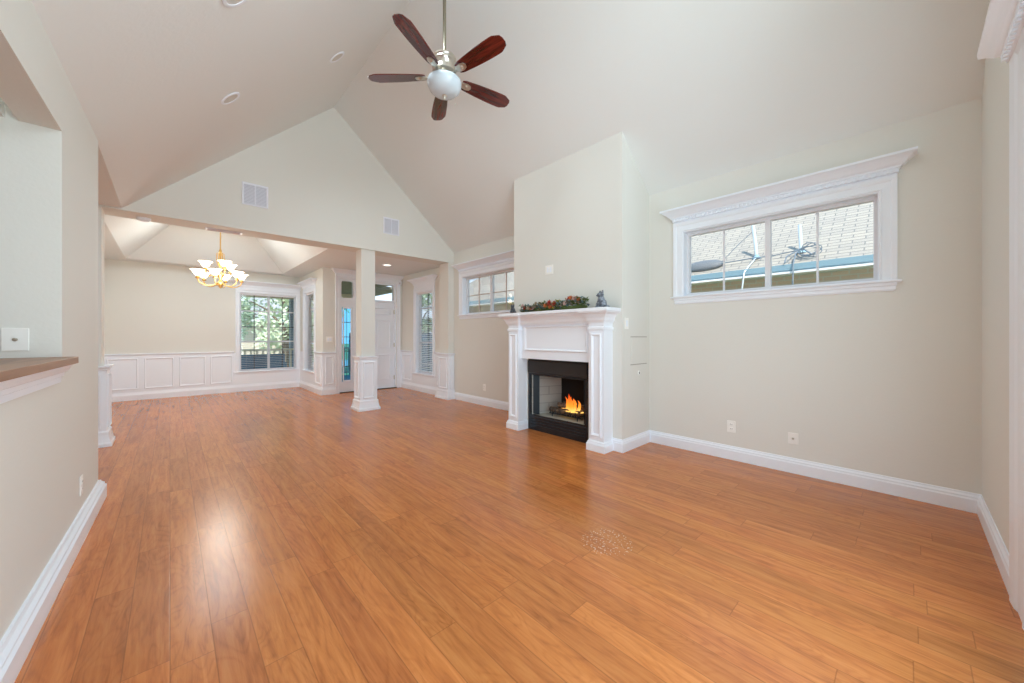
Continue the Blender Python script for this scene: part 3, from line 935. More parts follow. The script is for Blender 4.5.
# rounded inner corners of the transom openings
b = MB()
for (x0, x1) in ((2.71, 2.96), (3.06, 3.90)):
    for (cx, sx) in ((x0, 1), (x1, -1)):
        for (cz, sz) in ((2.06, 1), (2.43, -1)):
            r = 0.05
            pts = [(cx, cz)] + [(cx + sx * (r - r * math.sin(a)), cz + sz * (r - r * math.cos(a))) for a in [i * math.pi / 12 for i in range(7)]]
            b.prism(pts, 0.03, 0.11)
b.build('transom_corner', TRIM, door_root)
leaf = MB().box(3.045, 3.925, 0.05, 0.095, 0.025, 2.015).build('door_leaf', TRIM, door_root)
b = MB()
panel_frames(b, [(3.15, 3.45, 0.22, 0.80), (3.52, 3.82, 0.22, 0.80), (3.15, 3.45, 0.95, 1.60), (3.52, 3.82, 0.95, 1.60), (3.15, 3.82, 1.72, 1.88)])
b.build('door_panels', TRIM, leaf, loc=(0, 0.05, 0))
b = MB().lathe([(0.0, 0.0), (0.03, 0.0), (0.03, 0.008), (0.012, 0.012), (0.012, 0.035), (0.028, 0.045), (0.030, 0.060), (0.018, 0.072), (0, 0.074)],
               (3.11, 0.05, 0.98), 16, Matrix.Rotation(R(90), 3, 'X'))
b.build('door_knob', NICKEL, leaf, 40)
for z in (0.25, 1.02, 1.80):
    b = MB(); b.tube([(3.928, 0.045, z - 0.05), (3.928, 0.045, z + 0.05)], 0.008, 8); b.box(3.905, 3.95, 0.047, 0.05, z - 0.045, z + 0.045)
    b.build('hinge', NICKEL, door_root, 40)
MB().box(DX0, DX1, -0.01, 0.14, 0.0, 0.018).build('threshold', mat('bronze_threshold', (0.10, 0.07, 0.05), 0.5, 0.4), door_root)

# ------------------------------------------------------------------ patio opening: casing and dentilled crown beside the camera
pr = struct(empty('door_2', (0, YB, 0), R(180)))     # local x runs toward minus X
b = MB()
px0, px1 = -2.58, 0.30
b.sweep([(px0, 0), (px0, 2.30), (px1, 2.30), (px1, 0)], [(o * 2.68, q) for o, q in CASE], False, 'xz')
b.box(px0 - 0.26, px1 + 0.2, -0.014, 0, 2.45, 2.52)
b.build('casing', TRIM, pr)
b = MB(); crown(b, px0 - 0.268, px1 + 0.2, 2.495, 0.125, 0.086); b.build('crown_moulding', TRIM, pr)
b = MB(); dentils(b, px0 - 0.268, px1 + 0.2, 2.495); b.build('dentil_band', TRIM, pr)

# ------------------------------------------------------------------ bar top on the half wall
ct = thing('bar_countertop', 'polished brown wood bar top with white moulding, on the half wall at left', 'countertop')
b = MB()
def bar_pts(o0, o1, y0, y1):
    return [(XL(y0) + o0, y0), (XL(y0) + o1, y0), (XL(y1) + o1, y1), (XL(y1) + o0, y1)]
YT = 3.03
pts = [(XL(-0.3) - 0.30, -0.3), (XL(-0.3) + 0.062, -0.3), (XL(YT) + 0.062, YT)]
for i in range(1, 7):
    a = i * math.pi / 12
    pts.append((XL(YT) + 0.062 - 0.03 * (1 - math.cos(a)), YT + 0.03 * math.sin(a)))
pts += [(XL(YT) + 0.0, YT + 0.03), (XL(3.05), 3.056), (XL(3.05) - 0.30, 3.056)]
b.prism(pts, 1.078, 1.112, 'z')
b.build('wood_top', COUNTER, ct, 40, bevel=0.012)
b = MB()
b.sweep([(XL(2.98), 2.98), (XL(-0.3), -0.3)], [(0, 0.985), (0.010, 0.985), (0.012, 1.012), (0.020, 1.016), (0.022, 1.036), (0.034, 1.042), (0.044, 1.062), (0.048, 1.078), (0, 1.078)])
b.build('bed_moulding', TRIM, ct)

# ------------------------------------------------------------------ fireplace mantel
mt = thing('fireplace_mantel', 'white panelled wooden mantel around the lit fireplace', 'mantel')
XF = 3.32
LEGS = ((2.165, 2.350), (3.455, 3.640))
b = MB().box(XF + 0.06, XK, 2.35, 3.455, 0.935, 1.40)
fr = MB(); panel_frames(fr, [(0.06, 1.045, 0.10, 0.41)])
b.build('frieze', TRIM, mt)
f1 = fr.build('frieze_panel', TRIM, mt, loc=(XF + 0.06, 3.455, 0.94), rot=(0, 0, R(-90)))
for (a, c) in LEGS:
    b = MB().box(XF, XK, a, c, 0, 1.40)
    p = [(XK, c), (XF, c), (XF, a), (XK, a)]
    b.sweep(p[::-1], [(0, 0), (0.022, 0), (0.022, 0.07), (0.014, 0.085), (0.010, 0.10), (0, 0.11)], False)
    b.sweep(p[::-1], [(0, 1.285), (0.008, 1.285), (0.012, 1.30), (0.012, 1.318), (0, 1.325)], False)
    lg = b.build('leg', TRIM, mt)
    fr = MB(); panel_frames(fr, [(0.03, c - a - 0.03, 0.16, 1.25)])
    fr.build('leg_panel', TRIM, lg, loc=(XF, c, 0), rot=(0, 0, R(-90)))
b = MB()
SHELF = [(-0.06, 1.36), (0.004, 1.36), (0.010, 1.375), (0.022, 1.39), (0.030, 1.42), (0.052, 1.455), (0.075, 1.468), (0.088, 1.475), (0.088, 1.482), (0.10, 1.486), (0.10, 1.517), (0.092, 1.522), (-0.06, 1.522)]
p = [(XK, 3.64), (XF, 3.64), (XF, 3.455), (XF + 0.04, 3.455), (XF + 0.04, 2.35), (XF, 2.35), (XF, 2.165), (XK, 2.165)]
b.sweep(p[::-1], SHELF, False)
b.box(XF - 0.09, XK, 2.165 - 0.09, 3.64 + 0.09, 1.49, 1.522)
b.build('shelf', TRIM, mt)

# ------------------------------------------------------------------ firebox insert
fb = thing('fireplace_insert', 'black metal gas fireplace insert with brick lining, set in the white mantel', 'fireplace', (XK, 2.952, 0))
fb_y0, fb_y1 = -0.475, 0.475      # local: x into the wall, y along it
b = MB()
b.grid_wall(fb_y0, fb_y1, 0.0, 0.932, -0.012, 0.012, [(-0.43, 0.43, 0.20, 0.72)], lambda u, t, z: (t, u, z))
b.build('face_frame', BLACK, fb)
b = MB()
b.prism([(-0.012, 0.74), (-0.03, 0.75), (-0.03, 0.90), (-0.012, 0.925)], -0.465, 0.465, 'y')
b.build('hood', LOUVER, fb)
b = MB()
for z in (0.05, 0.085, 0.12, 0.155):
    b.prism([(-0.012, z), (-0.020, z), (-0.020, z + 0.022), (-0.012, z + 0.03)], -0.45, 0.45, 'y')
b.build('lower_louver', BLACK, fb)
# the lined chamber: splayed sides, back, floor
D = 0.44
FH = 0.19
for s in (1, -1):
    MB().prism([(0.012, s * 0.43), (D, s * 0.28), (D, s * 0.29), (0.012, s * 0.44)], FH, 0.74, 'z').build('side_brick', BRICKL, fb)
b = MB().box(D, D + 0.01, -0.3, 0.3, FH, 0.75); b.build('back_brick', SOOT, fb)
b = MB().add([(0.012, 0.43, FH), (0.012, -0.43, FH), (D, -0.28, FH), (D, 0.28, FH)], [(0, 1, 2, 3)])
b.build('hearth_floor', ASH, fb)
b = MB().add([(0.012, 0.43, 0.74), (0.012, -0.43, 0.74), (D, -0.28, 0.74), (D, 0.28, 0.74)], [(0, 1, 2, 3)])
b.build('smoke_shelf', IRON, fb)
# pleated mesh curtains drawn to each side
for s in (1, -1):
    b = MB()
    pts = []
    n = 18
    for i in range(n + 1):
        y = 0.425 - (0.115 if s > 0 else 0.03) * i / n
        pts.append((0.03 + 0.012 * math.sin(i * 2.1), s * y))
    for i in range(n):
        (x0, y0), (x1, y1) = pts[i], pts[i + 1]
        b.add([(x0, y0, 0.205), (x1, y1, 0.205), (x1, y1, 0.715), (x0, y0, 0.715)], [(0, 1, 2, 3)])
    b.build('mesh_curtain', MESHB, fb)
b = MB().tube([(0.03, -0.43, 0.715), (0.03, 0.43, 0.715)], 0.006, 8)
b.build('curtain_rod', IRON, fb)

gr = thing('log_grate', 'black iron grate with upright end bars standing on the firebox floor', 'grate', (XK + 0.20, 2.93, FH))
b = MB()
for y in (-0.20, -0.12, -0.04, 0.04, 0.12, 0.20):
    b.tube([(-0.11, y, 0.11), (-0.105, y, 0.055), (-0.09, y, 0.045), (0.10, y, 0.045)], 0.0065, 6)
b.tube([(-0.07, -0.25, 0.04), (-0.07, 0.25, 0.04)], 0.007, 6); b.tube([(0.07, -0.25, 0.04), (0.07, 0.25, 0.04)], 0.007, 6)
b.build('bar', IRON, gr)
for x in (-0.07, 0.07):
    for y in (-0.2, 0.2):
        MB().tube([(x, y, 0.0), (x, y, 0.042)], 0.007, 6).build('leg', IRON, gr)


def log(y, x, z, ln, r, rz, tilt, label):
    n = 9
    rr = random.Random(int(abs(y) * 1000) + 3)
    pts = []; rs = []
    for i in range(n):
        t = i / (n - 1) - 0.5
        pts.append((0.008 * math.sin(i * 1.3), t * ln, 0.006 * math.cos(i * 1.7)))
        rs.append(r * (1 + rr.uniform(-0.1, 0.1)))
    o = tag(MB().tube(pts, rs, 12).build('firewood_log', LOGM, smooth=50), label, 'log', 'logs on the fire')
    o.location = (x, y, z); o.rotation_euler = (R(tilt), 0, R(rz))
    return o


log(2.93, XK + 0.15, FH + 0.085, 0.46, 0.034, 3, 0, 'front charred log lying along the fire grate')
log(2.90, XK + 0.25, FH + 0.090, 0.42, 0.038, -4, 0, 'back charred log lying along the fire grate')
log(2.88, XK + 0.20, FH + 0.150, 0.34, 0.028, 32, 5, 'topmost charred log laid crosswise in the flames')
fl_o = MB()
rr = random.Random(5)
for i in range(15):
    y = rr.gauss(0.0, 0.075); x = rr.uniform(-0.06, 0.06)
    hgt = max(0.05, 0.21 - abs(y) * 1.1 + rr.uniform(-0.05, 0.04))
    pts = []; rs = []
    wob = rr.uniform(0, 6)
    for k in range(9):
        t = k / 8
        pts.append((x + 0.014 * math.sin(wob + t * 5) * t, y + 0.02 * math.sin(wob * 2 + t * 4) * t + 0.02 * t, t * hgt))
        rs.append(0.022 * (math.sin(math.pi * min(1, (t * 0.9 + 0.12))) ** 0.8) * (1 - t * 0.45) + 0.0008)
    fl_o.tube(pts, rs, 8)
fl_o.ell((0, 0, 0.012), (0.085, 0.19, 0.014), 16, 6)
fl_t = tag(fl_o.build('fire_flame', FLAME, smooth=60, loc=(XK + 0.19, 2.86, FH + 0.09)), 'orange flames rising from the logs in the fireplace', 'fire')

# ------------------------------------------------------------------ things on the mantel
SH = 1.522


def figurine(name, loc, rz, s, m, label, ears=True):
    b = MB()
    b.ell((0, 0, 0.052), (0.040, 0.044, 0.054)); b.ell((0.004, 0, 0.085), (0.030, 0.034, 0.045))
    b.ell((0.012, 0, 0.138), (0.030, 0.031, 0.029)); b.ell((0.038, 0, 0.131), (0.012, 0.014, 0.010))
    b.ell((0.028, 0.02, 0.030), (0.016, 0.013, 0.034)); b.ell((0.028, -0.02, 0.030), (0.016, 0.013, 0.034))
    b.ell((0.036, 0.021, 0.008), (0.018, 0.013, 0.009)); b.ell((0.036, -0.021, 0.008), (0.018, 0.013, 0.009))
    b.ell((0.0, 0.036, 0.03), (0.03, 0.016, 0.03)); b.ell((0.0, -0.036, 0.03), (0.03, 0.016, 0.03))
    for sy in (1, -1):
        b.tube([(0.006, sy * 0.018, 0.155), (0.004, sy * 0.022, 0.175), (0.002, sy * 0.025, 0.192)], [0.014, 0.009, 0.002], 10)
    b.tube([(-0.035, 0.01, 0.012), (-0.045, 0.03, 0.012), (-0.03, 0.052, 0.014), (0.0, 0.058, 0.014)], [0.012, 0.012, 0.011, 0.007], 10)
    o = b.build(name, m)
    o.location = loc; o.rotation_euler = (0, 0, rz); o.scale = (s * 1.3, s * 1.3, s)
    rm = o.modifiers.new('remesh', 'REMESH'); rm.mode = 'VOXEL'; rm.voxel_size = 0.0035; rm.use_smooth_shade = True
    sm = o.modifiers.new('smooth', 'SMOOTH'); sm.factor = 0.5; sm.iterations = 2
    tag(o, label, 'figurine')
    return o


figurine('cat_figurine', (3.36, 2.215, SH + 0.002), R(150), 0.99, STONE, 'blue-grey speckled cat figurine with pointed ears on the mantel, beside the garland')
figurine('cat_figurine', (3.34, 3.575, SH + 0.002), R(190), 0.66, STONED, 'small dark grey figurine at the window end of the mantel')

gl = thing('flower_garland', 'dried flower and leaf garland of red, tan and green lying along the mantel', 'garland', (3.345, 2.90, SH))
rr = random.Random(11)
GW = 0.505


def leafy(b, p, d, up, ln, w):
    s = d.cross(up).normalized()
    mid = p + d * ln * 0.5 + up * ln * 0.10
    tip = p + d * ln
    b.add([p, mid + s * w, tip, mid - s * w, mid + up * 0.002], [(0, 1, 4), (1, 2, 4), (2, 3, 4), (3, 0, 4)])


def gz(y):
    return 0.028 + 0.010 * math.sin(y * 13) + (0.018 if y < -0.1 else 0)


MB().tube([(0.01 * math.sin(i * 1.9), -GW + 0.1 * i * GW / 0.5, 0.026 + 0.006 * math.sin(i * 2.3)) for i in range(11)], [0.014, 0.03, 0.024, 0.032, 0.026, 0.034, 0.026, 0.03, 0.024, 0.028, 0.012], 8).build('stem', G_GREEN, gl)
for nm, mm, cnt, seed in (('green_leaves', G_GREEN, 420, 1), ('teal_leaves', G_TEAL, 330, 2), ('tan_leaves', G_TAN, 230, 3), ('lime_leaves', G_LIME, 110, 4)):
    b = MB(); r2 = random.Random(seed)
    for i in range(cnt):
        y = r2.uniform(-GW, GW)
        if nm == 'lime_leaves':
            y = r2.choice((r2.gauss(-0.36, 0.06), r2.gauss(0.12, 0.05), r2.gauss(-0.1, 0.04)))
        p = Vector((r2.uniform(-0.05, 0.04), y, max(0.012, gz(y) * 1.3 + r2.uniform(-0.03, 0.055))))
        d = Vector((r2.uniform(-1, 0.8), r2.uniform(-1, 1), r2.uniform(-0.1, 0.7))).normalized()
        ln = r2.uniform(0.028, 0.055)
        if p.z + d.z * ln < 0.004:
            d.z = abs(d.z)
        leafy(b, p, d, Vector((0, 0, 1)) if abs(d.z) < 0.8 else Vector((1, 0, 0)), ln, ln * 0.36)
    b.build(nm, mm, gl)


def blossom(p, r, m, seed, label=None):
    r2 = random.Random(seed); b = MB()
    for ring, (cnt, el, q) in enumerate(((9, 0.25, 1.0), (8, 0.65, 0.82), (6, 1.1, 0.6))):
        for k in range(cnt):
            a = 2 * math.pi * (k + ring * 0.4) / cnt + r2.uniform(-0.1, 0.1)
            d = Vector((-math.sin(el) * 0.7 + math.cos(a) * math.cos(el) * 0.3 - 0.4, math.sin(a) * math.cos(el), math.cos(a) * math.cos(el) * 0.8 + math.sin(el) * 0.6)).normalized()
            leafy(b, Vector((0, 0, 0)), d, Vector((-0.8, 0, 0.6)), r * q, r * 0.22)
    b.ell((-0.006, 0, 0.004), (r * 0.28,) * 3, 8, 6)
    o = b.build('flower', m, gl, loc=p)
    o.scale = (1.2, 1.2, 1.2)
    if label:
        o['label'] = label
    return o


k = 0
for (y, m, r) in ((0.0, G_RED, 0.040), (0.05, G_RUST, 0.036), (-0.05, G_RUST, 0.038), (-0.09, G_RED, 0.034), (0.02, G_RED, 0.034), (-0.02, G_RUST, 0.03),
                  (-0.30, G_RED, 0.036), (-0.36, G_PINK, 0.034), (-0.25, G_PINK, 0.036), (-0.42, G_RUST, 0.032), (-0.33, G_RUST, 0.030),
                  (0.28, G_PINK, 0.036), (0.34, G_TAN, 0.034), (0.22, G_TAN, 0.03), (0.42, G_RED, 0.026), (0.30, G_RUST, 0.022), (0.46, G_PINK, 0.03)):
    k += 1
    nm = {'garland_red': 'red flower', 'garland_rust': 'rust orange flower', 'garland_blush': 'blush pink flower', 'garland_tan': 'tan flower'}[m.name]
    blossom((-0.035 + 0.012 * math.sin(k * 2.7), y, max(0.035, gz(y) * 1.3 + 0.035 + 0.026 * math.sin(k * 1.9))), r, m, k, nm)

# ------------------------------------------------------------------ ceiling fan
FC = (1.88, 2.95)
fan = thing('ceiling_fan', 'five-blade mahogany and nickel ceiling fan with frosted bowl light on a long downrod', 'ceiling fan', (FC[0], FC[1], 3.50))
zc = slope_left(1.87) - 3.50
MB().lathe([(0, zc + 0.03), (0.07, zc + 0.03), (0.07, zc - 0.02), (0.055, zc - 0.06), (0.02, zc - 0.085), (0, zc - 0.085)], seg=24).build('canopy', NICKEL, fan, 40)
MB().tube([(0, 0, 0.34), (0, 0, zc - 0.06)], 0.016, 12).build('downrod', mat('aged_nickel', (0.36, 0.33, 0.25), 0.35, 0.8), fan, 60)
MB().lathe([(0, 0.36), (0.022, 0.36), (0.03, 0.345), (0.05, 0.335), (0.088, 0.33), (0.105, 0.322), (0.11, 0.31), (0.10, 0.298), (0.10, 0.285), (0.085, 0.270),
            (0.078, 0.235), (0.09, 0.225), (0.112, 0.215), (0.112, 0.18), (0.095, 0.165), (0.06, 0.155), (0.06, 0.13), (0.10, 0.118), (0.108, 0.105), (0, 0.105)],
           seg=36).build('motor_housing', NICKEL, fan, 35)
MB().lathe([(0.140, 0.112), (0.152, 0.106), (0.158, 0.09), (0.155, 0.06), (0.140, 0.026), (0.112, -0.002), (0.07, -0.020), (0.028, -0.028), (0, -0.029)], seg=36).build('light_bowl', BOWL, fan, 60)
MB().lathe([(0, -0.024), (0.022, -0.024), (0.024, -0.030), (0.014, -0.036), (0.010, -0.046), (0.013, -0.054), (0.008, -0.062), (0, -0.064)], seg=16).build('finial', NICKEL, fan, 40)
b = MB().tube([(0.07, -0.06, 0.10), (0.075, -0.065, -0.02), (0.075, -0.065, -0.10)], 0.0015, 5); b.ell((0.075, -0.065, -0.11), (0.005, 0.005, 0.012), 8, 6)
b.build('pull_chain', NICKEL, fan, 60)
BLZ = 0.145


def blade_mesh():
    b = MB(); n = 26
    r0, r1 = 0.175, 0.700
    top = []; bot = []
    for i in range(n + 1):
        t = i / n
        x = r0 + (r1 - r0) * t
        w = 0.050 + 0.026 * math.sin(math.pi * min(1, t * 0.62 + 0.02)) * 1.1
        if t > 0.88:
            w -= (t - 0.88) / 0.12 * 0.028
        if t < 0.06:
            w *= 0.80 + 0.2 * t / 0.06
        top.append((x, w)); bot.append((x, -w))
    pts = top + [(r1 + 0.012, 0.022), (r1 + 0.012, -0.022)] + bot[::-1]
    b.prism(pts, -0.004, 0.004, 'z')
    return b


def bracket_mesh():
    b = MB()
    b.prism([(0.09, 0.018), (0.15, 0.012), (0.18, 0.028), (0.23, 0.036), (0.265, 0.024), (0.275, 0), (0.265, -0.024), (0.23, -0.036), (0.18, -0.028), (0.15, -0.012), (0.09, -0.018)], -0.010, -0.004, 'z')
    b.lathe([(0, -0.020), (0.012, -0.018), (0.020, -0.010), (0.020, -0.008)], (0.225, 0, 0), 12)
    b.tube([(0.085, 0, 0.0), (0.12, 0, -0.006), (0.16, 0, -0.008)], [0.016, 0.014, 0.010], 8)
    return b


for i in range(5):
    a = 63.5 + 72 * i
    br_ = bracket_mesh().build('blade_bracket', NICKEL, fan, 40, loc=(0, 0, BLZ), rot=(R(-12), 0, R(a)))
    blade_mesh().build('blade', MAHOG, fan, loc=(0, 0, BLZ), rot=(R(-12), 0, R(a)))

# ------------------------------------------------------------------ chandelier
CH = (0.635, 8.05)
ch = thing('chandelier', 'two-tier brass chandelier with lit frosted glass bell shades, over the dining floor', 'chandelier', (CH[0], CH[1], 2.06))
MB().lathe([(0, TZ - 2.06), (0.065, TZ - 2.06), (0.06, TZ - 2.085), (0.02, TZ - 2.11), (0, TZ - 2.11)], seg=20).build('canopy', BRASS, ch, 40)
b = MB().tube([(0, 0, 0.66), (0, 0, TZ - 2.09)], 0.009, 8)
b.build('chain_rod', BRASS, ch, 60)
MB().lathe([(0, -0.015), (0.012, -0.008), (0.022, 0.01), (0.032, 0.03), (0.05, 0.05), (0.055, 0.075), (0.03, 0.10), (0.016, 0.13), (0.022, 0.16), (0.045, 0.19), (0.05, 0.22), (0.025, 0.25),
            (0.014, 0.30), (0.014, 0.36), (0.03, 0.39), (0.034, 0.42), (0.016, 0.45), (0.012, 0.52), (0.018, 0.58), (0.022, 0.62), (0.014, 0.66), (0, 0.66)], seg=20).build('centre_stem', BRASS, ch, 40)
b = MB()
for k in range(6):
    a = k * math.pi / 3
    b.tube([(math.cos(a) * q, math.sin(a) * q, z) for q, z in ((0.02, 0.60), (0.05, 0.58), (0.055, 0.50), (0.045, 0.42), (0.03, 0.36))], 0.005, 6)
b.build('scroll_cage', BRASS, ch, 60)


def chand_arm(a, rad, z0, z1, zs):
    ca, sa = math.cos(a), math.sin(a)
    prof = [(0.03, z0 + 0.03), (0.08, z0 - 0.005), (0.16, z0 - 0.03), (rad * 0.7, z0 - 0.025), (rad * 0.92, z0 + 0.015), (rad, zs - 0.01)]
    pts = []
    for i in range(len(prof) - 1):
        p0 = prof[max(i - 1, 0)]; p1 = prof[i]; p2 = prof[i + 1]; p3 = prof[min(i + 2, len(prof) - 1)]
        for t in (0, 0.25, 0.5, 0.75):
            q = [0.5 * (2 * p1[j] + (p2[j] - p0[j]) * t + (2 * p0[j] - 5 * p1[j] + 4 * p2[j] - p3[j]) * t * t + (3 * p1[j] - p0[j] - 3 * p2[j] + p3[j]) * t ** 3) for j in (0, 1)]
            pts.append((ca * q[0], sa * q[0], q[1]))
    pts.append((ca * rad, sa * rad, zs))
    arm = MB().tube(pts, 0.0075, 8).build('arm', BRASS, ch, 60)
    c = (ca * rad, sa * rad, zs)
    MB().lathe([(0, -0.008), (0.012, -0.006), (0.03, 0.0), (0.036, 0.008), (0.022, 0.014), (0.018, 0.05), (0, 0.05)], c, 14).build('candle_cup', BRASS, arm, 40)
    sh = MB()
    seg = 24
    pr_ = [(0.024, 0.045), (0.036, 0.055), (0.052, 0.075), (0.062, 0.10), (0.078, 0.125), (0.100, 0.142), (0.097, 0.142), (0.074, 0.122), (0.058, 0.098), (0.046, 0.075), (0.030, 0.06)]
    sh.lathe(pr_, c, seg)
    sh.build('bell_shade', SHADE, arm, 60)
    MB().ell((c[0], c[1], c[2] + 0.085), (0.02, 0.02, 0.03), 10, 8).build('bulb', LENS, arm, 60)


for k in range(6):
    chand_arm(R(12 + 60 * k), 0.31, 0.05, 0.0, 0.125)
for k in range(3):
    chand_arm(R(42 + 120 * k), 0.205, 0.22, 0.0, 0.29)

# ------------------------------------------------------------------ vents, lights and plates


def wall_vent(name, loc, rot, w, h, label, cols=2, rows=14):
    root = tag(empty(name, loc), label, 'vent'); root.rotation_euler = rot
    b = MB()
    t = 0.022
    b.sweep([(0, 0), (0, h), (w, h), (w, 0)], [(-t, 0), (-t, 0.008), (-0.006, 0.012), (0, 0.006), (0, 0)], True, 'xz')
    for c in range(1, cols):
        b.box(w * c / cols - 0.007, w * c / cols + 0.007, -0.011, -0.001, t * 0.6, h - t * 0.6)
    b.build('frame', GRILLE, root)
    MB().box(t * 0.5, w - t * 0.5, -0.003, -0.0005, t * 0.5, h - t * 0.5).build('backing', GRILLE_IN, root)
    s = MB()
    for i in range(rows):
        z = t + (h - 2 * t) * (i + 0.5) / rows
        s.add([(t, -0.004, z + 0.006), (w - t, -0.004, z + 0.006), (w - t, -0.010, z - 0.005), (t, -0.010, z - 0.005)], [(0, 1, 2, 3)])
    s.build('louver', GRILLE, root)
    return root


wall_vent('return_vent', (0.705, YG, 2.998), (0, 0, 0), 0.30, 0.305, 'white louvred vent high on the gable wall, above the chandelier')
wall_vent('return_vent', (2.66, YG, 2.978), (0, 0, 0), 0.285, 0.285, 'white louvred vent on the gable wall above the column')
wall_vent('supply_vent', (0.34, 6.41, ZF), (R(90), 0, 0), 0.40, 0.12, 'narrow grey register on the header underside, above the chandelier rod', cols=1, rows=6)


def recessed(loc, rot, label, lit=False):
    root = tag(empty('recessed_light', loc), label, 'recessed light'); root.rotation_euler = rot
    MB().lathe([(0.095, 0.0), (0.095, -0.006), (0.088, -0.010), (0.072, -0.008), (0.070, 0.0)], seg=28).build('trim_ring', TRIM, root, 40)
    MB().lathe([(0, -0.001), (0.071, -0.001), (0.071, -0.004), (0, -0.004)], seg=28).build('lens', LENS if lit else CANIN, root, 40)
    return root


tl = math.atan(0.93)
for (x, y, lab) in ((0.41, 4.28, 'round white recessed light low on the left ceiling slope, near the gable'),
                    (1.35, 4.29, 'round white recessed light high on the left slope, near the ridge'),
                    (0.30, 2.83, 'round white recessed light at the top edge of the photo, left slope')):
    recessed((x, y, slope_left(x) - 0.001), (0, -tl, 0), lab)
recessed((3.20, 7.14, ZF), (0, 0, 0), 'lit round recessed light in the entry ceiling behind the column', True)
sd = thing('smoke_detector', 'small round white smoke detector under the header near the left pilaster', 'smoke detector', (-0.235, 6.33, ZF))
MB().lathe([(0, 0), (0.065, 0), (0.065, -0.02), (0.055, -0.032), (0.03, -0.036), (0, -0.036)], seg=24).build('housing', TRIM, sd, 40)
MB().lathe([(0.02, -0.036), (0.026, -0.039), (0, -0.040)], seg=12).build('button', GRILLE, sd, 40)


def plate(name, loc, rz, w, h, label, kind, cat):
    """wall plate centred on loc; local minus y faces the room"""
    root = thing(name, label, cat, loc, rz)
    MB().box(-w / 2, w / 2, -0.006, 0, -h / 2, h / 2).build('cover_plate', PLATE, root, bevel=0.002)
    if kind == 'outlet':
        for z in (0.022, -0.022):
            MB().box(-0.017, 0.017, -0.009, -0.005, z - 0.014, z + 0.014).build('receptacle', PLATE, root, bevel=0.003)
            MB().box(-0.009, -0.006, -0.0095, -0.0085, z - 0.004, z + 0.007).build('slot', HOLE, root)
            MB().box(0.006, 0.009, -0.0095, -0.0085, z - 0.004, z + 0.007).build('slot', HOLE, root)
    elif kind == 'switch':
        n = max(1, int(round(w / 0.06)) - (1 if w < 0.1 else 0))
        for i in range(n):
            x = (i - (n - 1) / 2) * 0.046
            MB().prism([(-0.005, -0.033), (-0.010, -0.033), (-0.006, 0.0), (-0.008, 0.033), (-0.005, 0.033)], x - 0.016, x + 0.016, 'x').build('rocker', TRIM, root)
    elif kind == 'jack':
        MB().lathe([(0.0, 0), (0.009, 0), (0.009, 0.008), (0.005, 0.012), (0, 0.012)], (0, -0.005, 0), 10, Matrix.Rotation(R(90), 3, 'X')).build('jack', NICKEL, root, 40)
    return root


plate('wall_outlet', (XR, 1.195, 0.325), R(-90), 0.075, 0.115, 'white electrical outlet below the right window, nearer the fireplace', 'outlet', 'outlet')
plate('cable_jack', (XR, 0.70, 0.307), R(-90), 0.075, 0.10, 'cream coaxial jack plate low on the wall below the right window', 'jack', 'wall plate')
plate('wall_outlet', (XR, 5.12, 0.315), R(-90), 0.075, 0.115, 'small white outlet low on the wall below the window left of the fireplace', 'outlet', 'outlet')
plate('switch_plate', (XK, 3.065, 2.058), R(-90), 0.125, 0.115, 'cream double plate on the chimney breast above the garland', 'switch', 'switch plate')
plate('light_switch', (3.575, KY0, 1.36), 0, 0.075, 0.12, 'narrow light switch on the side of the chimney breast', 'switch', 'light switch')
plate('switch_plate', (-0.57, 3.06, 1.205), 0, 0.085, 0.115, 'cream plate on the kitchen wall above the bar top', 'jack', 'wall plate')
plate('light_switch', (2.46, YE, 1.16), 0, 0.13, 0.12, 'white double switch plate beside the entry sidelight', 'switch', 'light switch')
plate('wall_outlet', (XL(3.52), 3.52, 0.29), R(90), 0.075, 0.115, 'white outlet low on the left wall near its far end', 'outlet', 'outlet')
ap = thing('access_panel', 'painted flush access panel with thin seams on the side of the chimney breast', 'access panel', (3.84, KY0, 0.914))
MB().box(-0.17, 0.17, -0.004, 0, 0.004, 0.296).build('cover', WALL, ap)
SEAM = mat('seam_shadow', (0.40, 0.37, 0.32), 0.8)
for z in (-0.002, 0.302):
    MB().box(-0.18, 0.18, -0.0025, 0, z - 0.004, z + 0.004).build('seam', SEAM, ap)
gv = thing('gas_key_valve', 'small round gas key plate with a dark keyhole, below the access panel', 'gas valve', (3.845, KY0, 0.813), 0)
b = MB().lathe([(0, 0), (0.028, 0), (0.026, 0.004), (0.014, 0.006), (0, 0.006)], (0, 0, 0), 20, Matrix.Rotation(R(90), 3, 'X'))
b.build('escutcheon', PLATE, gv, 40)
MB().box(-0.006, 0.006, -0.0075, -0.005, -0.013, 0.013).build('keyhole', HOLE, gv)
ms = thing('motion_sensor', 'small white motion sensor in the corner beside the entry door crown', 'sensor', (XR - 0.06, YE - 0.05, 2.50), R(-45))
MB().box(-0.03, 0.03, -0.035, 0.025, -0.045, 0.045).build('housing', TRIM, ms, bevel=0.008)
MB().box(-0.022, 0.022, -0.038, -0.033, -0.032, 0.004).build('lens', GRILLE_IN, ms)

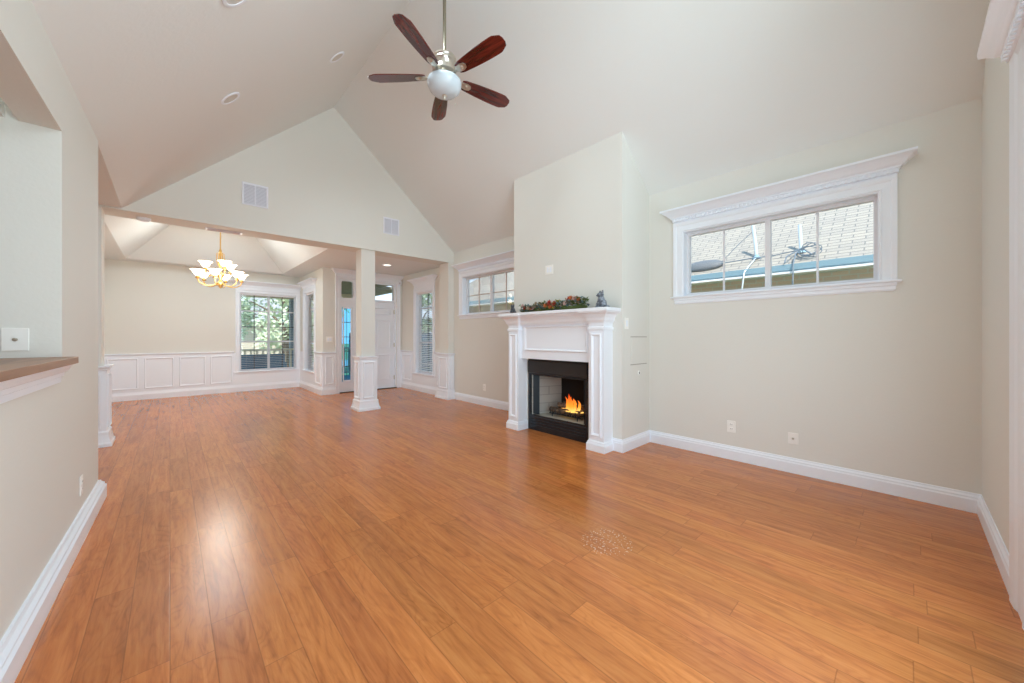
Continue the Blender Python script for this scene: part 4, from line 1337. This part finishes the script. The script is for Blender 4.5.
# ------------------------------------------------------------------ outside: the house next door
nh = thing('neighbor_house', 'tan brick house next door with a pale shingled hip roof and white gutter lip', 'house', (7.5, 0, -0.28))
EZ = 2.40 + 0.28
NY0, NY1 = -9.0, 13.2
b = MB().box(0.34, 9.0, NY0 + 0.5, NY1 - 0.5, 0, EZ - 0.1); b.build('wall', EXTBRICK, nh)
sl = 0.75; run = 4.8
b = MB()
b.add([(0, NY0, EZ), (0, NY1, EZ), (run, NY1 - run, EZ + sl * run), (run, NY0 + run, EZ + sl * run),
       (0, NY0, EZ - 0.05), (0, NY1, EZ - 0.05)], [(0, 1, 2, 3)])
b.build('roof_front', SHINGLE, nh)
b = MB().add([(0, NY1, EZ), (2 * run, NY1, EZ), (run, NY1 - run, EZ + sl * run)], [(0, 1, 2)])
b.build('roof_hip', SHINGLE_Y, nh)
b = MB().add([(2 * run, NY0, EZ), (2 * run, NY1, EZ), (run, NY1 - run, EZ + sl * run), (run, NY0 + run, EZ + sl * run)], [(0, 1, 2, 3)])
b.build('roof_back', SHINGLE, nh)
b = MB().box(0.0, 0.34, NY0 + 0.05, NY1 - 0.05, EZ - 0.13, EZ - 0.11); b.build('soffit', EXTWHITE, nh)
b = MB().prism([(-0.10, EZ + 0.0), (-0.085, EZ - 0.09), (-0.02, EZ - 0.115), (0.02, EZ - 0.115), (0.02, EZ + 0.0)], NY0, NY1); b.build('gutter', GUTTER, nh)
b = MB().box(-0.088, 0.02, NY0, NY1, EZ - 0.15, EZ - 0.115); b.build('gutter_lip', GUTTERLIP, nh)


def roofz(dx):
    return 2.40 + sl * dx


def mast(y, h, dx, lean, label, m=MASTM, wob=0.0):
    root = thing('utility_mast', label, 'pipe', (7.5 + dx, y, roofz(dx) - 0.02))
    b = MB().tube([(0, 0, 0), (0, lean * 0.3 + wob, h * 0.4), (0, lean * 0.7, h * 0.75), (0, lean, h)], 0.028, 10)
    b.build('pipe', m, root, 60)
    MB().lathe([(0.09, -0.01), (0.05, 0.03), (0.034, 0.05), (0.034, 0.07), (0, 0.07)], seg=14).build('flashing', GUTTER, root, 40)
    return root


mast(1.88, 0.62, 0.35, 0.06, 'bent white utility pipe on the neighbouring roof, in the left half of the right window')
mast(1.235, 0.48, 0.35, 0.02, 'straight white utility pipe on the neighbouring roof, above the coiled cable')
cb = MB()
pts = []
for i in range(70):
    a = i * 0.31
    q = 0.10 + 0.025 * math.sin(i * 0.7)
    pts.append((7.60 - 0.04 * (i % 19) / 19, 1.08 + q * 1.25 * math.cos(a), 2.60 + 0.85 * q * math.sin(a) + 0.0006 * i))
cb.tube(pts, 0.007, 6)
cb.tube([(7.78, 1.235, 2.70), (7.62, 1.30, 2.62), (7.45, 1.36, 2.54), (7.38, 1.38, 2.42)], 0.011, 6)
cb.tube([(7.78, 1.235, 2.70), (7.55, 1.26, 2.58), (7.37, 1.26, 2.40), (7.37, 1.27, 1.9)], 0.011, 6)
cb.tube([(7.70, 1.235, 2.68), (7.6, 1.15, 2.64), (7.56, 1.05, 2.54)], 0.011, 6)
tag(cb.build('coiled_cable', CABLEM, smooth=60), 'grey coiled cable hanging at the gutter of the house next door', 'cable')
cb = MB()
cb.tube([(7.72, 1.25, 2.67), (7.70, 1.6, 2.63), (7.72, 1.9, 2.64), (7.66, 2.5, 2.60), (7.56, 3.2, 2.52)], 0.009, 6)
tag(cb.build('service_cable', CABLEM, smooth=60), 'thin dark cable strung along the neighbouring roof toward the dark shadow mound', 'cable')
cb = MB()
cb.tube([(7.86, 1.95, 3.15), (7.80, 2.12, 2.98), (7.74, 2.42, 2.66)], 0.006, 6)
tag(cb.build('guy_wire', CABLEM, smooth=60), 'thin stay wire slanting down from the bent utility pipe', 'cable')
cb = MB().tube([(7.78, 1.88, 2.64), (7.5, 1.92, 2.46), (7.36, 1.95, 2.34), (7.36, 1.99, 2.0), (7.4, 1.97, 1.4)], 0.012, 6)
tag(cb.build('white_cable', MASTM, smooth=60), 'white cable dropping over the gutter below the bent utility pipe', 'cable')
b = MB().ell((0, 0, 0), (0.16, 0.36, 0.09), 20, 10, Matrix.Rotation(R(-37), 3, 'Y'))  # added dark mound in place of a shadow-like patch on the roof
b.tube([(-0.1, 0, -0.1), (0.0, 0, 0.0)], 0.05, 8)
tag(b.build('roof_shadow_mound', mat('shadow_mound_grey', (0.16, 0.17, 0.18), 0.6), smooth=60, loc=(7.72, 2.74, 2.61)),
    'low dark grey mound standing in for a shadow patch on the neighbouring roof, far left of the right window', 'shadow mound')

# ------------------------------------------------------------------ outside: front porch and street
struct(MB().box(2.47, XR + 0.15, 8.44, 10.26, 2.56, 2.66).build('ceiling_porch', PORCHC))
struct(MB().box(-1.2, 5.0, 10.25, 12.3, 2.56, 2.66).build('ceiling_front_porch', PORCHC))
struct(MB().box(-1.2, 5.0, 12.1, 12.3, 2.30, 2.56).build('beam_porch', EXTCREAM))
rl = thing('porch_railing', 'cream wooden porch railing with square balusters outside the dining window', 'railing', (0, 12.15, -0.02))
MB().box(-1.0, 4.9, -0.04, 0.04, 0.84, 0.90).build('top_rail', EXTCREAM, rl)
MB().box(-1.0, 4.9, -0.03, 0.03, 0.08, 0.14).build('bottom_rail', EXTCREAM, rl)
b = MB()
n = 44
for i in range(n):
    x = -0.95 + 5.8 * i / (n - 1)
    MB().box(x - 0.02, x + 0.02, -0.02, 0.02, 0.14, 0.84).build('baluster', EXTCREAM, rl)
for x, lab in ((-0.9, 'blue-grey porch post at the far left end of the railing'), (2.62, 'blue-grey porch post standing near the middle of the railing'), (4.8, 'blue-grey porch post at the right end of the railing')):
    po = thing('porch_post', lab, 'post', (x, 12.15, -0.02))
    MB().box(-0.075, 0.075, 0.05, 0.13, 0, 2.35).build('shaft', BLUEPOST, po)
    MB().box(-0.10, 0.10, 0.045, 0.14, 0, 0.14).build('base', BLUEPOST, po)
# blue cushioned settee on the porch
st = thing('porch_settee', 'dark blue cushioned settee on the porch outside the dining window', 'settee', (1.45, 11.35, -0.02))
MB().box(-0.72, 0.72, -0.36, 0.34, 0.28, 0.42).build('seat', BLUECOVER, st, bevel=0.04)
MB().prism([(-0.40, 0.40), (-0.32, 0.40), (-0.40, 0.80), (-0.47, 0.80)], -0.72, 0.72, 'x').build('backrest', BLUECOVER, st, bevel=0.03)
for s in (-1, 1):
    MB().box(s * 0.72 - 0.06, s * 0.72 + 0.06, -0.38, 0.32, 0.26, 0.58).build('armrest', BLUECOVER, st, bevel=0.03)
    for y in (-0.32, 0.28):
        MB().box(s * 0.68 - 0.025, s * 0.68 + 0.025, y - 0.025, y + 0.025, 0, 0.30).build('leg', DARKBAR, st)
fe = thing('privacy_fence', 'blue-grey board fence across the side yard, outside the narrow window', 'fence', (4.3, 12.45, -0.28))
FENCEM = mat('blue_grey_boards', (0.12, 0.20, 0.28), 0.8)
for i in range(23):
    MB().box(i * 0.145, i * 0.145 + 0.135, -0.01, 0.01, 0.04, 1.62 + 0.012 * math.sin(i * 2.3)).build('board', FENCEM, fe)
for z in (0.35, 1.30):
    MB().box(0, 3.3, 0.01, 0.05, z, z + 0.09).build('rail', FENCEM, fe)
# house across the street
sh = thing('street_house', 'peach house across the street with a white fascia and grey roof', 'house', (2, 27, -0.28))
MB().box(-10, 5, 0.6, 8, 0, 2.6).build('wall', EXTPEACH, sh)
b = MB().add([(-10.6, 0, 2.6), (5.6, 0, 2.6), (5.6, 4.3, 4.9), (-10.6, 4.3, 4.9)], [(0, 1, 2, 3)]); b.add([(-10.6, 8.6, 2.6), (5.6, 8.6, 2.6), (5.6, 4.3, 4.9), (-10.6, 4.3, 4.9)], [(0, 1, 2, 3)])
b.build('roof', SHINGLE_Y, sh)
MB().box(-10.6, 5.6, -0.05, 0.05, 2.35, 2.62).build('fascia', EXTWHITE, sh)
MB().box(-4.5, -1.5, 0.55, 0.62, 0.0, 2.1).build('garage_door', EXTWHITE, sh)
struct(MB().box(-40, 60, 19, 24, -0.30, -0.26).build('street', CONCRETE))


def tree(loc, h, r, m, label, seed, n=2600):
    root = thing('street_tree', label, 'tree', loc, 0, 'trees in front of the house')
    r2 = random.Random(seed)
    b = MB().tube([(0, 0, 0), (0.05, 0.03, h * 0.3), (-0.04, 0.05, h * 0.6), (0.0, 0.0, h * 0.85)], [0.16, 0.12, 0.08, 0.03], 8)
    for k in range(7):
        a = k * 2.4
        z0 = h * (0.28 + 0.07 * k)
        b.tube([(0, 0, z0), (0.4 * r * math.cos(a), 0.4 * r * math.sin(a), z0 + 0.15 * h), (0.8 * r * math.cos(a), 0.8 * r * math.sin(a), z0 + 0.22 * h)], [0.06, 0.035, 0.012], 6)
    b.build('trunk', BARK, root, 60)
    f = MB()
    cl = [(Vector((r2.gauss(0, 0.45) * r, r2.gauss(0, 0.45) * r, h * 0.48 + r2.gauss(0, 0.17) * h)), r2.uniform(0.25, 0.45) * r) for _ in range(16)]
    for i in range(n):
        c, q = r2.choice(cl)
        d = Vector((r2.gauss(0, 1), r2.gauss(0, 1), r2.gauss(0, 1))).normalized()
        p = c + d * q * r2.uniform(0.6, 1.0)
        dd = Vector((r2.uniform(-1, 1), r2.uniform(-1, 1), r2.uniform(-1, 0.4))).normalized()
        leafy(f, p, dd, d, r2.uniform(0.16, 0.3), 0.055)
    f.build('foliage', m, root)
    return root


tree((-1.4, 16.5, -0.28), 5.0, 2.1, LEAF_A, 'pale green leafy tree outside the left half of the dining window', 21)
tree((3.2, 16.0, -0.28), 5.0, 1.7, LEAF_A, 'pale green leafy tree beyond the porch, right half of the dining window', 22)
tree((1.6, 21.5, -0.28), 5.4, 2.2, LEAF_B, 'darker green tree standing behind the two pale trees', 23)
tree((11.0, 20.0, -0.28), 5.0, 1.5, LEAF_B, 'green street tree standing farthest to the right, beyond the porch', 24)
